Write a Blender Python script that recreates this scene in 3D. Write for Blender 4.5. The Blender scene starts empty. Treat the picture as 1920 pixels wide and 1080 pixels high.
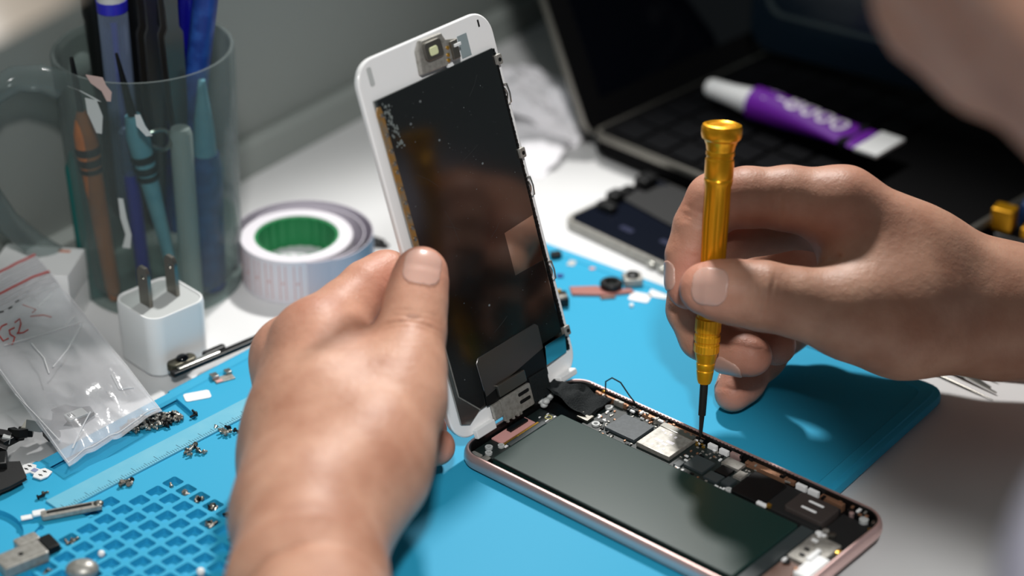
import bpy, bmesh, math, random
import numpy as np
from mathutils import Matrix, Vector
R = math.radians
rnd = random.Random(7)
scene = bpy.context.scene
COL = scene.collection
S = 0.001          # everything below is written in millimetres; the table top is z = 0
TZ = 0.75          # height of the table top above the floor, metres

# ---------------------------------------------------------------- camera model (75 mm lens, measured from the phone)
F = 4000.0
PITCH = R(29.643)
CAM = np.array([20.84, -620.93, 428.8])
FW = np.array([0, math.cos(PITCH), -math.sin(PITCH)])
RT = np.array([1.0, 0, 0])
UP = np.array([0, math.sin(PITCH), math.cos(PITCH)])
def _ray(u, v): return FW + RT * (u - 960) / F + UP * (540 - v) / F
def pz(u, v, z=0.0):
    d = _ray(u, v); return CAM + d * ((z - CAM[2]) / d[2])
def py(u, v, y):
    d = _ray(u, v); return CAM + d * ((y - CAM[1]) / d[1])
def pd(u, v, dep): return CAM + _ray(u, v) * dep

# ---------------------------------------------------------------- materials
def lin(c):
    if isinstance(c, str):
        c = [int(c[i:i + 2], 16) for i in (0, 2, 4)]
    return tuple(((x / 255) / 12.92 if x / 255 <= .04045 else ((x / 255 + .055) / 1.055) ** 2.4) for x in c) + (1,)
def pbr(name, col, rough=.5, metal=0., bump=None, var=None, spec=.5, coat=0., sss=None, trans=0., aniso=0.):
    m = bpy.data.materials.new(name); m.use_nodes = True
    nt = m.node_tree; n = nt.nodes; L = nt.links
    b = n['Principled BSDF']
    c = lin(col)
    b.inputs['Base Color'].default_value = c
    b.inputs['Roughness'].default_value = rough
    b.inputs['Metallic'].default_value = metal
    b.inputs['Specular IOR Level'].default_value = spec
    b.inputs['Coat Weight'].default_value = coat
    b.inputs['Coat Roughness'].default_value = .05
    b.inputs['Transmission Weight'].default_value = trans
    b.inputs['Anisotropic'].default_value = aniso
    tc = n.new('ShaderNodeTexCoord')
    if sss:
        b.inputs['Subsurface Weight'].default_value = sss[0]
        b.inputs['Subsurface Radius'].default_value = (1, .35, .2)
        b.inputs['Subsurface Scale'].default_value = sss[1]
    if var:   # (scale, amount, colour2): slight mottling or wear of the thing itself
        t = n.new('ShaderNodeTexNoise'); t.inputs['Scale'].default_value = var[0]; t.inputs['Detail'].default_value = 5
        L.new(tc.outputs['Object'], t.inputs['Vector'])
        r = n.new('ShaderNodeValToRGB'); r.color_ramp.elements[0].position = .42; r.color_ramp.elements[1].position = .42 + var[1]
        r.color_ramp.elements[0].color = c; r.color_ramp.elements[1].color = lin(var[2])
        L.new(t.outputs['Fac'], r.inputs['Fac']); L.new(r.outputs['Color'], b.inputs['Base Color'])
    if bump:  # (scale, strength, distance in metres)
        t = n.new('ShaderNodeTexNoise'); t.inputs['Scale'].default_value = bump[0]; t.inputs['Detail'].default_value = 4
        L.new(tc.outputs['Object'], t.inputs['Vector'])
        bp = n.new('ShaderNodeBump'); bp.inputs['Strength'].default_value = bump[1]; bp.inputs['Distance'].default_value = bump[2]
        L.new(t.outputs['Fac'], bp.inputs['Height']); L.new(bp.outputs['Normal'], b.inputs['Normal'])
    return m
def clear(name, tint, body, rough, f0, f1, bump=None):
    """thin clear plastic: see-through face on, glossier and cloudier at grazing angles"""
    m = pbr(name, body, rough, bump=bump)
    nt = m.node_tree; n = nt.nodes; L = nt.links
    b = n['Principled BSDF']; o = n['Material Output']
    t = n.new('ShaderNodeBsdfTransparent'); t.inputs['Color'].default_value = lin(tint)
    lw = n.new('ShaderNodeLayerWeight'); lw.inputs['Blend'].default_value = .35
    mr = n.new('ShaderNodeMapRange'); mr.inputs['To Min'].default_value = f0; mr.inputs['To Max'].default_value = f1
    mx = n.new('ShaderNodeMixShader')
    L.new(lw.outputs['Facing'], mr.inputs['Value']); L.new(mr.outputs['Result'], mx.inputs['Fac'])
    L.new(t.outputs[0], mx.inputs[1]); L.new(b.outputs[0], mx.inputs[2]); L.new(mx.outputs[0], o.inputs['Surface'])
    return m

# ---------------------------------------------------------------- mesh building
class B:
    def __init__(s, T=None): s.v = []; s.f = []; s.T = T; s.flat = set()
    def add(s, vs, fs):
        k = len(s.v)
        for p in vs:
            p = Vector((float(p[0]), float(p[1]), float(p[2])))
            s.v.append(s.T @ p if s.T else p)
        s.f += [tuple(k + i for i in f) for f in fs]
        return s
    def loft(s, rings, cap0=True, cap1=True, close=False):
        n = len(rings[0]); vs = [p for r in rings for p in r]; fs = []
        m = len(rings)
        for a in range(m if close else m - 1):
            b2 = (a + 1) % m
            for i in range(n):
                j = (i + 1) % n
                fs.append((a * n + i, a * n + j, b2 * n + j, b2 * n + i))
        k = len(s.f)
        if cap0 and not close: s.flat.add(k + len(fs)); fs.append(tuple(range(n - 1, -1, -1)))
        if cap1 and not close: s.flat.add(k + len(fs)); fs.append(tuple((m - 1) * n + i for i in range(n)))
        return s.add(vs, fs)
    def prism(s, out, z0, z1, ch=0.):
        if ch <= 0: return s.loft([[(x, y, z0) for x, y in out], [(x, y, z1) for x, y in out]])
        c = np.mean(np.array(out), 0)
        def ins(d):
            r = []
            n = len(out)
            for i in range(n):
                p, q, w = np.array(out[i - 1]), np.array(out[i]), np.array(out[(i + 1) % n])
                a = (q - p) / (np.linalg.norm(q - p) + 1e-9); b = (w - q) / (np.linalg.norm(w - q) + 1e-9)
                t = a + b; t /= np.linalg.norm(t) + 1e-9
                nn = np.array([-t[1], t[0]]); k = max(.5, abs(a @ t))
                r.append(tuple(q + nn * d / k))
            return r
        i1 = ins(ch); i2 = ins(ch * .3)
        return s.loft([[(x, y, z0) for x, y in i1], [(x, y, z0 + ch) for x, y in out], [(x, y, z1 - ch) for x, y in out],
                       [(x, y, z1 - ch * .3) for x, y in i2], [(x, y, z1) for x, y in i1]])
    def box(s, x0, x1, y0, y1, z0, z1, ch=0., r=0.):
        return s.prism(rr(x0, x1, y0, y1, r), z0, z1, ch)
    def lathe(s, prof, n=32, T=None):
        rings = [[(max(r, 1e-4) * math.cos(2 * math.pi * i / n), max(r, 1e-4) * math.sin(2 * math.pi * i / n), z) for i in range(n)] for r, z in prof]
        if T is not None: rings = [[tuple(T @ Vector(p)) for p in g] for g in rings]
        return s.loft(rings)
    def tube(s, pts, r, n=10):
        pts = [np.array(p, float) for p in pts]
        rs = r if isinstance(r, (list, tuple)) else [r] * len(pts)
        rings = []; prev = None
        for i, p in enumerate(pts):
            t = pts[min(i + 1, len(pts) - 1)] - pts[max(i - 1, 0)]; t = t / (np.linalg.norm(t) + 1e-9)
            if prev is None:
                a = np.cross(t, [0, 0, 1.]);
                if np.linalg.norm(a) < .05: a = np.cross(t, [1., 0, 0])
            else: a = prev - t * (prev @ t)
            a /= np.linalg.norm(a); prev = a; b = np.cross(t, a)
            rings.append([tuple(p + rs[i] * (a * math.cos(2 * math.pi * k / n) + b * math.sin(2 * math.pi * k / n))) for k in range(n)])
        return s.loft(rings)
    def ball(s, c, r, n=12):
        rx = r if isinstance(r, (tuple, list)) else (r, r, r)
        rings = []
        for i in range(1, n):
            t = math.pi * i / n
            rings.append([(c[0] + rx[0] * math.sin(t) * math.cos(2 * math.pi * k / (2 * n)), c[1] + rx[1] * math.sin(t) * math.sin(2 * math.pi * k / (2 * n)),
                           c[2] - rx[2] * math.cos(t)) for k in range(2 * n)])
        return s.loft(rings)
    def mesh(s, name, mat, ang=35):
        me = bpy.data.meshes.new(name)
        me.from_pydata([tuple(p * S) for p in s.v], [], s.f)
        bm = bmesh.new(); bm.from_mesh(me); bmesh.ops.recalc_face_normals(bm, faces=bm.faces); bm.to_mesh(me); bm.free()
        if mat: me.materials.append(mat)
        for p in me.polygons: p.use_smooth = p.index not in s.flat
        try: me.set_sharp_from_angle(angle=R(ang))
        except Exception: pass
        for i in s.flat: me.polygons[i].use_smooth = False
        return me
    def obj(s, name, mat, parent=None, label=None, ang=35):
        o = bpy.data.objects.new(name, s.mesh(name, mat, ang)); COL.objects.link(o)
        if parent is not None: o.parent = parent
        if label: o['label'] = label
        return o
def rr(x0, x1, y0, y1, r=0., n=6):
    if r <= 0: return [(x0, y0), (x1, y0), (x1, y1), (x0, y1)]
    o = []
    for cx, cy, a0 in ((x1 - r, y0 + r, -90), (x1 - r, y1 - r, 0), (x0 + r, y1 - r, 90), (x0 + r, y0 + r, 180)):
        for k in range(n + 1):
            a = R(a0 + 90 * k / n); o.append((cx + r * math.cos(a), cy + r * math.sin(a)))
    return o
def place(o, loc=(0, 0, 0), rz=0., mtx=None):
    T = mtx.copy() if mtx is not None else Matrix.Translation(Vector([float(x) for x in loc])) @ Matrix.Rotation(rz, 4, 'Z')
    t = T.to_translation() * S; t.z += TZ
    T.translation = t
    o.matrix_world = T
    return o
def tag(o, label, cat, group=None, kind=None):
    if label: o['label'] = label
    if cat: o['category'] = cat
    if group: o['group'] = group
    if kind: o['kind'] = kind
    return o
def thing(name, label, cat, loc=(0, 0, 0), rz=0., mtx=None, group=None):
    o = bpy.data.objects.new(name, None); COL.objects.link(o); o.empty_display_size = .01
    place(o, loc, rz, mtx)
    return tag(o, label, cat, group)
def single(b, name, mat, label, cat, loc=(0, 0, 0), rz=0., mtx=None, group=None, ang=35):
    o = b.obj(name, mat, ang=ang); place(o, loc, rz, mtx)
    return tag(o, label, cat, group)
def dup(root, loc=None, rz=0., mtx=None, label=None):
    c = root.copy(); COL.objects.link(c)
    place(c, loc or (0, 0, 0), rz, mtx)
    if label: c['label'] = label
    for ch in root.children:
        d = ch.copy(); COL.objects.link(d); d.parent = c
        for g in ch.children:
            e = g.copy(); COL.objects.link(e); e.parent = d
    return c
def frame(o, x, y, z):
    m = Matrix.Identity(4)
    for i, a in enumerate((x, y, z)):
        for k in range(3): m[k][i] = float(a[k])
    m.translation = Vector([float(q) for q in o])
    return m
def axis_frame(p0, p1, hint=(0, -1, 0)):
    z = np.array(p1, float) - np.array(p0, float); L = np.linalg.norm(z); z /= L
    x = np.cross(np.array(hint, float), z); x /= np.linalg.norm(x); y = np.cross(z, x)
    return frame(p0, x, y, z), L
def noise(p, s, seed=0):
    from mathutils import noise as N
    return N.noise(Vector((p[0] * s + seed * 17.3, p[1] * s - seed * 5.1, (p[2] if len(p) > 2 else 0) * s + seed * 3.7)))

# palette
M = dict(
    table=pbr('white_laminate', 'D8D8D8', .45, bump=(900, .04, .0002), var=(16, .5, 'D2D2D1')),
    wall=pbr('grey_white_paint', '8A908C', .7, bump=(300, .05, .0005)),
    floor=pbr('grey_floor', '77746E', .6),
    mat=pbr('blue_silicone', '2AA0C8', .62, bump=(2500, .08, .0001), spec=.35),
    ruler=pbr('pale_blue_silicone', '62AFC8', .55, bump=(2500, .1, .0001), var=(120, .5, '72B7CC')),
    ink=pbr('dark_ink', '1F4E60', .6),
    white=pbr('white_plastic', 'E9EAEA', .35),
    whitegloss=pbr('white_glass_paint', 'F2F2F2', .25, coat=.3),
    greyplastic=pbr('grey_plastic', 'B9BCBB', .4),
    steel=pbr('brushed_steel', 'B5B3AC', .28, 1., bump=(1500, .1, .00005)),
    dsteel=pbr('dull_steel', '86837C', .42, 1.),
    nickel=pbr('dull_nickel', 'A9A6A0', .42, .55, bump=(800, .1, .00005), var=(600, .3, '8E8C84')),
    mirror=pbr('mirror_backplate', '9FA09E', .07, 1.),
    satinplate=pbr('satin_backplate', '8C8987', .3, 1.),
    film=pbr('black_gloss_film', '090B0C', .13, spec=1.0, bump=(60, .02, .0002)),
    black=pbr('black_plastic', '0A0B0C', .4, spec=.35),
    blackmatte=pbr('matte_black', '0B0C0D', .7, bump=(1200, .3, .0002)),
    blacktape=pbr('black_cloth_tape', '0E1416', .75, bump=(1800, .8, .0004), spec=.3),
    battery=pbr('battery_wrap', '16302C', .3, spec=.42),
    chip=pbr('chip_resin', '3A4145', .5, bump=(3000, .2, .00004), var=(900, .3, '474E52')),
    chip2=pbr('chip_resin_plain', '333B3D', .45),
    pcb=pbr('dark_board', '16201F', .45, bump=(2500, .3, .00005)),
    rose=pbr('rose_gold_metal', 'E6C3BE', .36, .75),
    copper=pbr('copper_foil', 'B08468', .42, .7),
    pinkflex=pbr('pink_flex', 'D9A09B', .4),
    brownflex=pbr('brown_flex', '6E5145', .45),
    gold=pbr('gold_contact', 'D9A94A', .3, .9),
    goldstrip=pbr('amber_flex', 'A87F45', .4, .5, var=(300, .3, '8A8578')),
    anod=pbr('gold_anodised', 'FBB01A', .3, .62, aniso=.3),
    shaft=pbr('blackened_steel', '3D3B38', .38, .8),
    green=pbr('green_core', '0E7B44', .5),
    paper=pbr('label_paper', 'D6D2D8', .7),
    papertop=pbr('label_paper_edge', 'BDB8C2', .8),
    redink=pbr('red_print', 'C2453F', .6),
    pinkink=pbr('faded_red_print', 'C99B98', .6),
    screen=pbr('dark_glass', '030408', .08, spec=.4),
    navy=pbr('navy_glass', '0B161F', .22, spec=.4),
    key=pbr('key_plastic', '050609', .7, spec=.1),
    lapblack=pbr('laptop_black', '040405', .75, spec=.08),
    purple=pbr('purple_tube', '6A1B9A', .55, spec=.25),
    whiteink=pbr('white_print', 'E6E2E8', .6),
    nail=pbr('nail', 'CDA394', .32, sss=(.2, .002)),
    shirt=pbr('lavender_cotton', 'C9C5D6', .85, bump=(700, .4, .0006)),
    hair=pbr('black_hair', '0D0B0A', .5, bump=(500, .8, .002)),
    orange=pbr('orange_wood', 'D9742A', .45, var=(80, .4, 'B05A20')),
    teal=pbr('dark_teal_plastic', '0F5C58', .45),
    blue=pbr('blue_ink_plastic', '2422A8', .3),
    royal=pbr('royal_blue_plastic', '16347F', .4, var=(160, .3, '2B57A6')),
    lblue=pbr('light_blue_plastic', '86BFD2', .45, var=(120, .4, '6AA8C0')),
    yellow=pbr('brass_gold', 'D79A12', .3, .6),
    bluegrip=pbr('blue_grip', '16407C', .5),
    lamp=pbr('pale_lamp_enamel', 'ADA295', .4),
    lampgrey=pbr('grey_lamp_lining', '8B8584', .5),
    eye=pbr('eye_white', 'E5E0DA', .15),
)
M['mug'] = clear('clear_scratched_plastic', 'E2E9E7', '8A9392', .13, .04, .58, bump=(260, .12, .0003))
M['handle'] = clear('clear_handle_plastic', 'DDE4E3', '8A9494', .1, .16, .7)
M['penclear'] = clear('clear_pen_plastic', 'AEB8D6', '8FA0BC', .12, .25, .75)
M['penblue'] = clear('clear_blue_plastic', '4C57C8', '1B1A9E', .12, .45, .9)
M['bag'] = clear('zip_bag_film', 'FAFAFB', 'F4F4F7', .12, .2, .56, bump=(90, .35, .0012))
# ================================================================ SETTING
WA = R(53.5)                                   # the wall behind the bench runs this way
wd = np.array([math.cos(WA), math.sin(WA), 0]); wn = np.array([math.sin(WA), -math.cos(WA), 0])
W0 = np.array([-95.0, 243.0, 0])
def wallpt(t, n, z): return W0 + wd * t + wn * n + np.array([0, 0, z])
b = B(); b.loft([[tuple(wallpt(t, n, z)) for t, n in ((-1100, 0), (1700, 0), (1700, -100), (-1100, -100))] for z in (-750, 1700)])
o = b.obj('wall_back', M['wall']); place(o); tag(o, 'grey white wall behind the work table', None, kind='structure')
b = B(); b.loft([[tuple(wallpt(t, n, z)) for t, n in ((-1100, -100), (1700, -100), (1700, 1900), (-1100, 1900))] for z in (-800, -750)])
o = b.obj('floor', M['floor']); place(o); tag(o, 'grey floor under the work table', None, kind='structure')
t = thing('work_table', 'white laminate work table under everything', 'table', (0, 0, -750))
b = B(); b.loft([[tuple(wallpt(tt, n, z)) for tt, n in ((-620, 4), (700, 4), (700, 480), (-620, 480))] for z in (720, 747, 750)]); b.obj('tabletop', M['table'], t)
for tt in (-570, 650):
    for n in (50, 440):
        p = wallpt(tt, n, 0); b = B(); b.box(p[0] - 22, p[0] + 22, p[1] - 22, p[1] + 22, 0, 720, 3); b.obj('leg', M['greyplastic'], t)

# ================================================================ REPAIR MAT
MA = R(-37.83); MZ = 5.0
MO = np.array([10.8, 182.2, 0.])
e1 = np.array([math.cos(MA), math.sin(MA), 0]); e2 = np.array([-math.sin(MA), math.cos(MA), 0])
def ml(P): d = np.asarray(P)[:3] - MO; return np.array([d @ e1, d @ e2])
tmat = thing('repair_mat', 'blue silicone repair mat with a ruler bar and a grid of square wells', 'mat', MO, MA)
quad = [(-20, -345), (218, -345), (218, 0), (0, 0)]
def rounded(poly, r, n=6):
    out = []
    for i in range(len(poly)):
        p, q, w = (np.array(poly[i - 1], float), np.array(poly[i], float), np.array(poly[(i + 1) % len(poly)], float))
        a = (p - q) / np.linalg.norm(p - q); c = (w - q) / np.linalg.norm(w - q)
        for k in range(n + 1):
            t = k / n; A = q + a * r * (1 - t) ; C = q + c * r * t
            out.append(tuple((1 - t) * (q + a * r * (1 - t)) + t * (q + c * r * t)))
    return out
b = B(); b.prism(rounded(quad, 9), 0, MZ, 1.6); me = b.mesh('mat_blank', M['mat'])
blank = bpy.data.objects.new('mat_blank', me)
# wells, dish and tray pressed into the top
c0 = pz(324.5, 904.5, MZ); d1 = np.array([5.17, -4.55, 0]); d2 = np.array([-4.98, -5.5, 0])
cells = [(i, j) for i in range(0, 9) for j in range(0, 15)] + [(-1, 3), (-1, 4)]
cells = [c for c in cells if c not in ((0, 10), (0, 11), (0, 12), (0, 13), (0, 14), (1, 13), (1, 14))]
def cellc(i, j): return c0 + d1 * i + d2 * j
cut = B(); ca = math.atan2(d1[1], d1[0]); cb = math.atan2(d2[1], d2[0])
u1 = d1 / np.linalg.norm(d1); u2 = d2 / np.linalg.norm(d2)
for i, j in cells:
    c = cellc(i, j)
    out = []
    for x, y in rr(-2.62, 2.62, -2.95, 2.95, .8, 3):
        q = ml(c + u1 * x + u2 * y); out.append(tuple(q))
    cut.prism(out[::-1], 2.6, 9)
dish = ml(pz(-62, 1012, MZ)); cut.prism([(dish[0] + 18.5 * math.cos(2 * math.pi * k / 48), dish[1] + 18.5 * math.sin(2 * math.pi * k / 48)) for k in range(48)], 2.8, 9)
tr = [ml(pz(u, v, MZ)) for u, v in ((372, 783), (126, 892), (-60, 800), (210, 640))]
cut.prism(rounded([tuple(q) for q in tr], 2.5, 4)[::-1], 3.2, 9)
tr = [ml(pz(u, v, MZ)) for u, v in ((50, 1012), (76, 984), (84, 988), (58, 1016))]
cut.prism([tuple(q) for q in tr][::-1], 4.0, 9)
cme = cut.mesh('mat_cut', M['mat']); cutter = bpy.data.objects.new('mat_cut', cme)
COL.objects.link(blank); COL.objects.link(cutter)
md = blank.modifiers.new('b', 'BOOLEAN'); md.operation = 'DIFFERENCE'; md.object = cutter; md.solver = 'EXACT'; md.use_self = True
dg = bpy.context.evaluated_depsgraph_get(); me = bpy.data.meshes.new_from_object(blank.evaluated_get(dg))
bpy.data.objects.remove(blank); bpy.data.objects.remove(cutter)
me.name = 'mat_sheet'
for p in me.polygons: p.use_smooth = True
me.set_sharp_from_angle(angle=R(35))
o = bpy.data.objects.new('mat_sheet', me); COL.objects.link(o); o.parent = tmat
# raised rim along the edges
b = B(); oq = rounded(quad, 9); iq = rounded([(-20 + 7.5, -338), (210.5, -338), (210.5, -7.5), (7, -7.5)], 5)
iq2 = rounded([(-20 + 6.3, -339), (211.5, -339), (211.5, -6.5), (6, -6.5)], 6)
b.loft([[(x, y, z) for x, y in L] for L, z in ((rounded([(-18, -343), (216, -343), (216, -2), (2, -2)], 8), MZ - .4), (rounded([(-17.4, -342.4), (215.4, -342.4), (215.4, -2.6), (2.6, -2.6)], 8), MZ + .5), (iq2, MZ + .5), (iq, MZ - .4))], cap0=False, cap1=False, close=True); b.obj('rim', M['mat'], tmat)
# ruler bar
ra, rb = ml(pz(101, 952, MZ)), ml(pz(520, 735, MZ)); rdir = (rb - ra) / np.linalg.norm(rb - ra); rn = np.array([-rdir[1], rdir[0]]); rl = np.linalg.norm(rb - ra)
RM = frame((ra[0], ra[1], MZ - .1), (rdir[0], rdir[1], 0), (rn[0], rn[1], 0), (0, 0, 1))
b = B(RM); b.box(0, rl, -4.6, 4.6, 0, .9, .25); rul = b.obj('ruler_bar', M['ruler'], tmat, 'pale raised ruler bar')
b = B(RM)
for k in range(int(rl - 4)):
    x = 2 + k; h = 2.6 if k % 10 == 0 else (1.8 if k % 5 == 0 else 1.1)
    b.box(x - .1, x + .1, -4.3, -4.3 + h * 1.2, .88, .93)
b.obj('ruler_marks', M['ink'], rul, 'dark ruler tick marks')

# ================================================================ MUG AND ITS TOOLS
MC = np.array([-121.5, 139.5, 0])
mug = thing('mug', 'clear scratched plastic mug full of pens and tools against the wall', 'mug', MC)
def mr(z): return 32.3 + (35.3 - 32.3) * z / 103
b = B(); n = 72
b.lathe([(0, .6), (29, .6), (31.3, 0), (32.3, 1.0), (mr(4), 4), (mr(50), 50), (mr(102.2), 102.2), (34.9, 103), (33.6, 103), (33.1, 102), (mr(50) - 2.2, 50), (30.2, 7), (28, 5), (0, 5)], n)
b.obj('mug_wall', M['mug'], mug)
b = B(); ha = R(204); hx = np.array([math.cos(ha), math.sin(ha), 0])
hp = [(33.5, 93), (40, 97), (50, 98.5), (60, 94), (66, 84), (68, 70), (66, 54), (60, 40), (51, 28), (42, 19), (32, 14)]
b.tube([hx * r + np.array([0, 0, z]) for r, z in hp], [5.6, 5.4, 5.2, 5.1, 5, 5, 5, 5, 5.1, 5.3, 5.8], 16); b.obj('handle', M['handle'], mug)
M['residue'] = pbr('old_tape_residue', 'B9BDBC', .6)
def patch(pts, w, name, mt):
    b = B(); prev = None; ring = []
    for (u, v), ww in zip(pts, w):
        # find the point on the mug wall in that direction and work in wall coordinates
        P = py(u, v, MC[1] - 32); 
        for _ in range(6):
            r = mr(P[2]) + .15; dx = P[0] - MC[0]; dx = max(-r * .95, min(r * .95, dx)); P = py(u, v, MC[1] - math.sqrt(r * r - dx * dx))
        a = math.atan2(P[1] - MC[1], P[0] - MC[0]); ring.append((a, P[2], ww))
    vs = []; fs = []
    for a, z, ww in ring:
        r = mr(z) + .12
        for q in (-1, 1):
            aa = a + q * ww / r; vs.append((r * math.cos(aa), r * math.sin(aa), z))
        for q in (1, -1):
            aa = a + q * ww / r; vs.append(((r + .12) * math.cos(aa), (r + .12) * math.sin(aa), z))
    for k in range(len(ring) - 1):
        A = 4 * k
        for q in range(4): fs.append((A + q, A + (q + 1) % 4, A + 4 + (q + 1) % 4, A + 4 + q))
    fs += [(0, 1, 2, 3), tuple(4 * (len(ring) - 1) + q for q in range(4))]
    b.add(vs, fs); b.obj(name, mt, mug, 'whitish dried residue smear')
patch([(128, 162), (150, 170), (172, 182), (186, 190)], [.7, .8, .9, .8], 'residue_smear', M['residue'])
patch([(170, 186), (178, 215), (186, 250)], [2.6, 3.4, 1.2], 'residue_smear', M['residue'])
patch([(176, 143), (184, 158), (200, 172), (204, 190)], [3.6, 3.2, 2.0, .8], 'residue_smear', pbr('sticker_scrap', 'B9A09A', .6))
patch([(226, 372), (232, 410), (241, 440), (237, 465)], [1.0, 1.3, 1.2, 1.6], 'residue_smear', M['residue'])
patch([(258, 215), (264, 236), (280, 255)], [1.0, 1.6, 1.2], 'residue_smear', M['residue'])

def tool(name, label, cat, p0, p1, parts, n=14, group=None, hint=(0, -1, 0)):
    T, Ln = axis_frame(p0, p1, hint)
    t = thing(name, label, cat, mtx=T, group=group)
    for pn, prof, mt in parts:
        b = B(); b.lathe([(r * 1.15, z * Ln) for z, r in prof], n); b.obj(pn, M[mt], t)
    return t, Ln
def at(u, v, y): return py(u, v, y)
# floor of the mug inside is z = 5; tools stand on it
def foot(u, y, lean=0): P = py(u, 575, y); return np.array([P[0], y, 6.0])
tool('brush', 'orange wooden handled brush with black bands and a thin black tip inside the mug', 'brush', at(215, 560, 121), at(134, 108, 119), [
    ('handle', [(0, 1.6), (.05, 2.6), (.3, 3.0), (.55, 3.5), (.63, 4.2), (.7, 3.9), (.76, 2.6), (.79, 1.4)], 'orange'),
    ('band', [(.575, 4.0), (.59, 4.4), (.605, 4.0)], 'black'), ('band', [(.62, 4.3), (.635, 4.7), (.65, 4.3)], 'black'), ('band', [(.545, 3.8), (.555, 4.1), (.565, 3.8)], 'black'),
    ('tip', [(.785, 1.2), (.9, 1.1), (1., .7)], 'black')])
tool('pry_tool', 'dark teal plastic pry tool at the left of the mug', 'tool', at(182, 556, 128), at(140, 285, 128), [('shaft', [(0, 4), (.05, 4.6), (.9, 4.2), (1, 2)], 'teal')])
tool('pen', 'slim blue purple pen low in the middle of the mug', 'pen', at(275, 560, 126), at(235, 240, 126), [('barrel', [(0, 1.5), (.06, 2.5), (.72, 2.6), (.74, 2.2)], 'blue'), ('clip_end', [(.74, 2.4), (.98, 2.6), (1, 1.2)], 'penclear')])
tool('craft_knife', 'light blue handled tool with dark bands and a thin black tip in the mug', 'tool', at(338, 560, 119), at(218, 100, 116), [
    ('handle', [(0, 1.2), (.1, 1.8), (.3, 2.4), (.5, 3.2), (.6, 3.7), (.68, 4.0), (.76, 2.6)], 'lblue'),
    ('band', [(.535, 3.8), (.548, 4.3), (.56, 3.8)], 'black'), ('band', [(.58, 4.1), (.592, 4.5), (.605, 4.1)], 'black'), ('band', [(.505, 3.6), (.515, 4.0), (.525, 3.6)], 'black'),
    ('tip', [(.75, 1.6), (.88, 1.1), (1., .5)], 'black')])
tool('clear_pen', 'clear barrelled pen with a dark blue collar sticking out of the mug', 'pen', at(250, 420, 139), at(203, -60, 137), [
    ('barrel', [(0, 3), (.1, 4.6), (.84, 5.1), (.845, 4.8)], 'penclear'), ('ink_tube', [(.05, 1.2), (.8, 1.2)], 'blue'), ('collar', [(.845, 5.2), (.885, 5.3)], 'blue'), ('grip', [(.885, 5.0), (1, 4.6)], 'greyplastic')])
tool('rod', 'thick black rod left of the clear pen in the mug', 'tool', at(230, 400, 152), at(172, -40, 152), [('shaft', [(0, 3), (.05, 4.2), (.84, 4.4), (.86, 4.8), (1, 4.8)], 'black')])
tool('marker', 'fat black marker standing in the centre of the mug', 'marker', at(300, 420, 152), at(255, -80, 152), [('barrel', [(0, 4), (.04, 6.5), (.9, 6.8), (1, 6.5)], 'black')])
tool('pen', 'dark blue pen in a translucent barrel near the right side of the mug', 'pen', at(330, 430, 150), at(362, -60, 150), [('barrel', [(0, 3), (.06, 5.2), (.9, 5.6), (1, 5.4)], 'penblue'), ('ink_tube', [(.04, 1.8), (.98, 1.8)], 'blue')])
tool('pen', 'royal blue pen leaning right with a pale edge at the mug rim', 'pen', at(336, 430, 138), at(392, -60, 138), [('barrel', [(0, 3), (.06, 4.0), (.9, 4.2), (1, 4)], 'royal'), ('clip', [(.5, .9), (.98, 1.1)], 'greyplastic')])
def blade_tool(label, p0, p1, hint=(0, -1, 0)):
    T, Ln = axis_frame(p0, p1, hint); t = thing('tweezers', label, 'tweezers', mtx=T)
    b = B()
    for q in (-1, 1):
        pr = [(-.6, 0), (.6, 0), (1.6, .3 * Ln), (3.6, .52 * Ln), (4.2, .74 * Ln), (4.2, .765 * Ln), (2.6, .79 * Ln), (2.8, .86 * Ln), (3.8, Ln), (-3.8, Ln), (-2.8, .86 * Ln), (-2.6, .79 * Ln), (-4.2, .765 * Ln), (-4.2, .74 * Ln), (-3.6, .52 * Ln), (-1.6, .3 * Ln)]
        off = 1.6
        b.loft([[(x, q * (off * min(1, z / (.4 * Ln)) + dz), z) for x, z in (pr if q > 0 else pr[::-1])] for dz in (0, .9)])
    b.obj('prong_pair', M['dsteel'], t)
    return t
blade_tool('dull steel tweezers standing in the middle of the mug', at(302, 420, 141), at(270, -60, 141), (.9, -.6, 0))
blade_tool('second pair of steel tweezers, nearer the blue pens in the mug', at(352, 430, 132), at(308, -60, 132), (.75, -.8, 0))
tool('plastic_tube', 'pale grey tube in the right half of the mug', 'tube', at(362, 560, 119), at(338, 240, 119), [('wall', [(0, 3.4), (.02, 3.7), (.97, 3.9), (1, 3.2)], 'greyplastic')])
tool('cleaning_brush', 'mottled blue brush with splayed bristles at the right of the mug', 'brush', at(395, 540, 132), at(378, 150, 130), [('handle', [(0, 4), (.02, 5.6), (.6, 5.8), (.66, 5.0)], 'royal'),
    ('bristles', [(.66, 4.2), (.8, 3.4), (1, 1.2)], 'lblue')])
# ring of a binder clip seen through the wall
b = B(); c = at(296, 262, 117); b.tube([c + np.array([5 * math.cos(a), 1.5 * math.sin(a * 2), 4 * math.sin(a)]) for a in np.linspace(0, 6.28, 20)], .9, 8)
single(b, 'metal_ring', M['steel'], 'small bent metal ring inside the mug beside the light blue tool', 'ring')
# pale knob seen over the rim
b = B(); b.ball(at(140, 118, 168), (7, 7, 6)); single(b, 'cotton_ball', M['greyplastic'], 'pale round ball inside the mug behind the thin black tip', 'ball')

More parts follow.
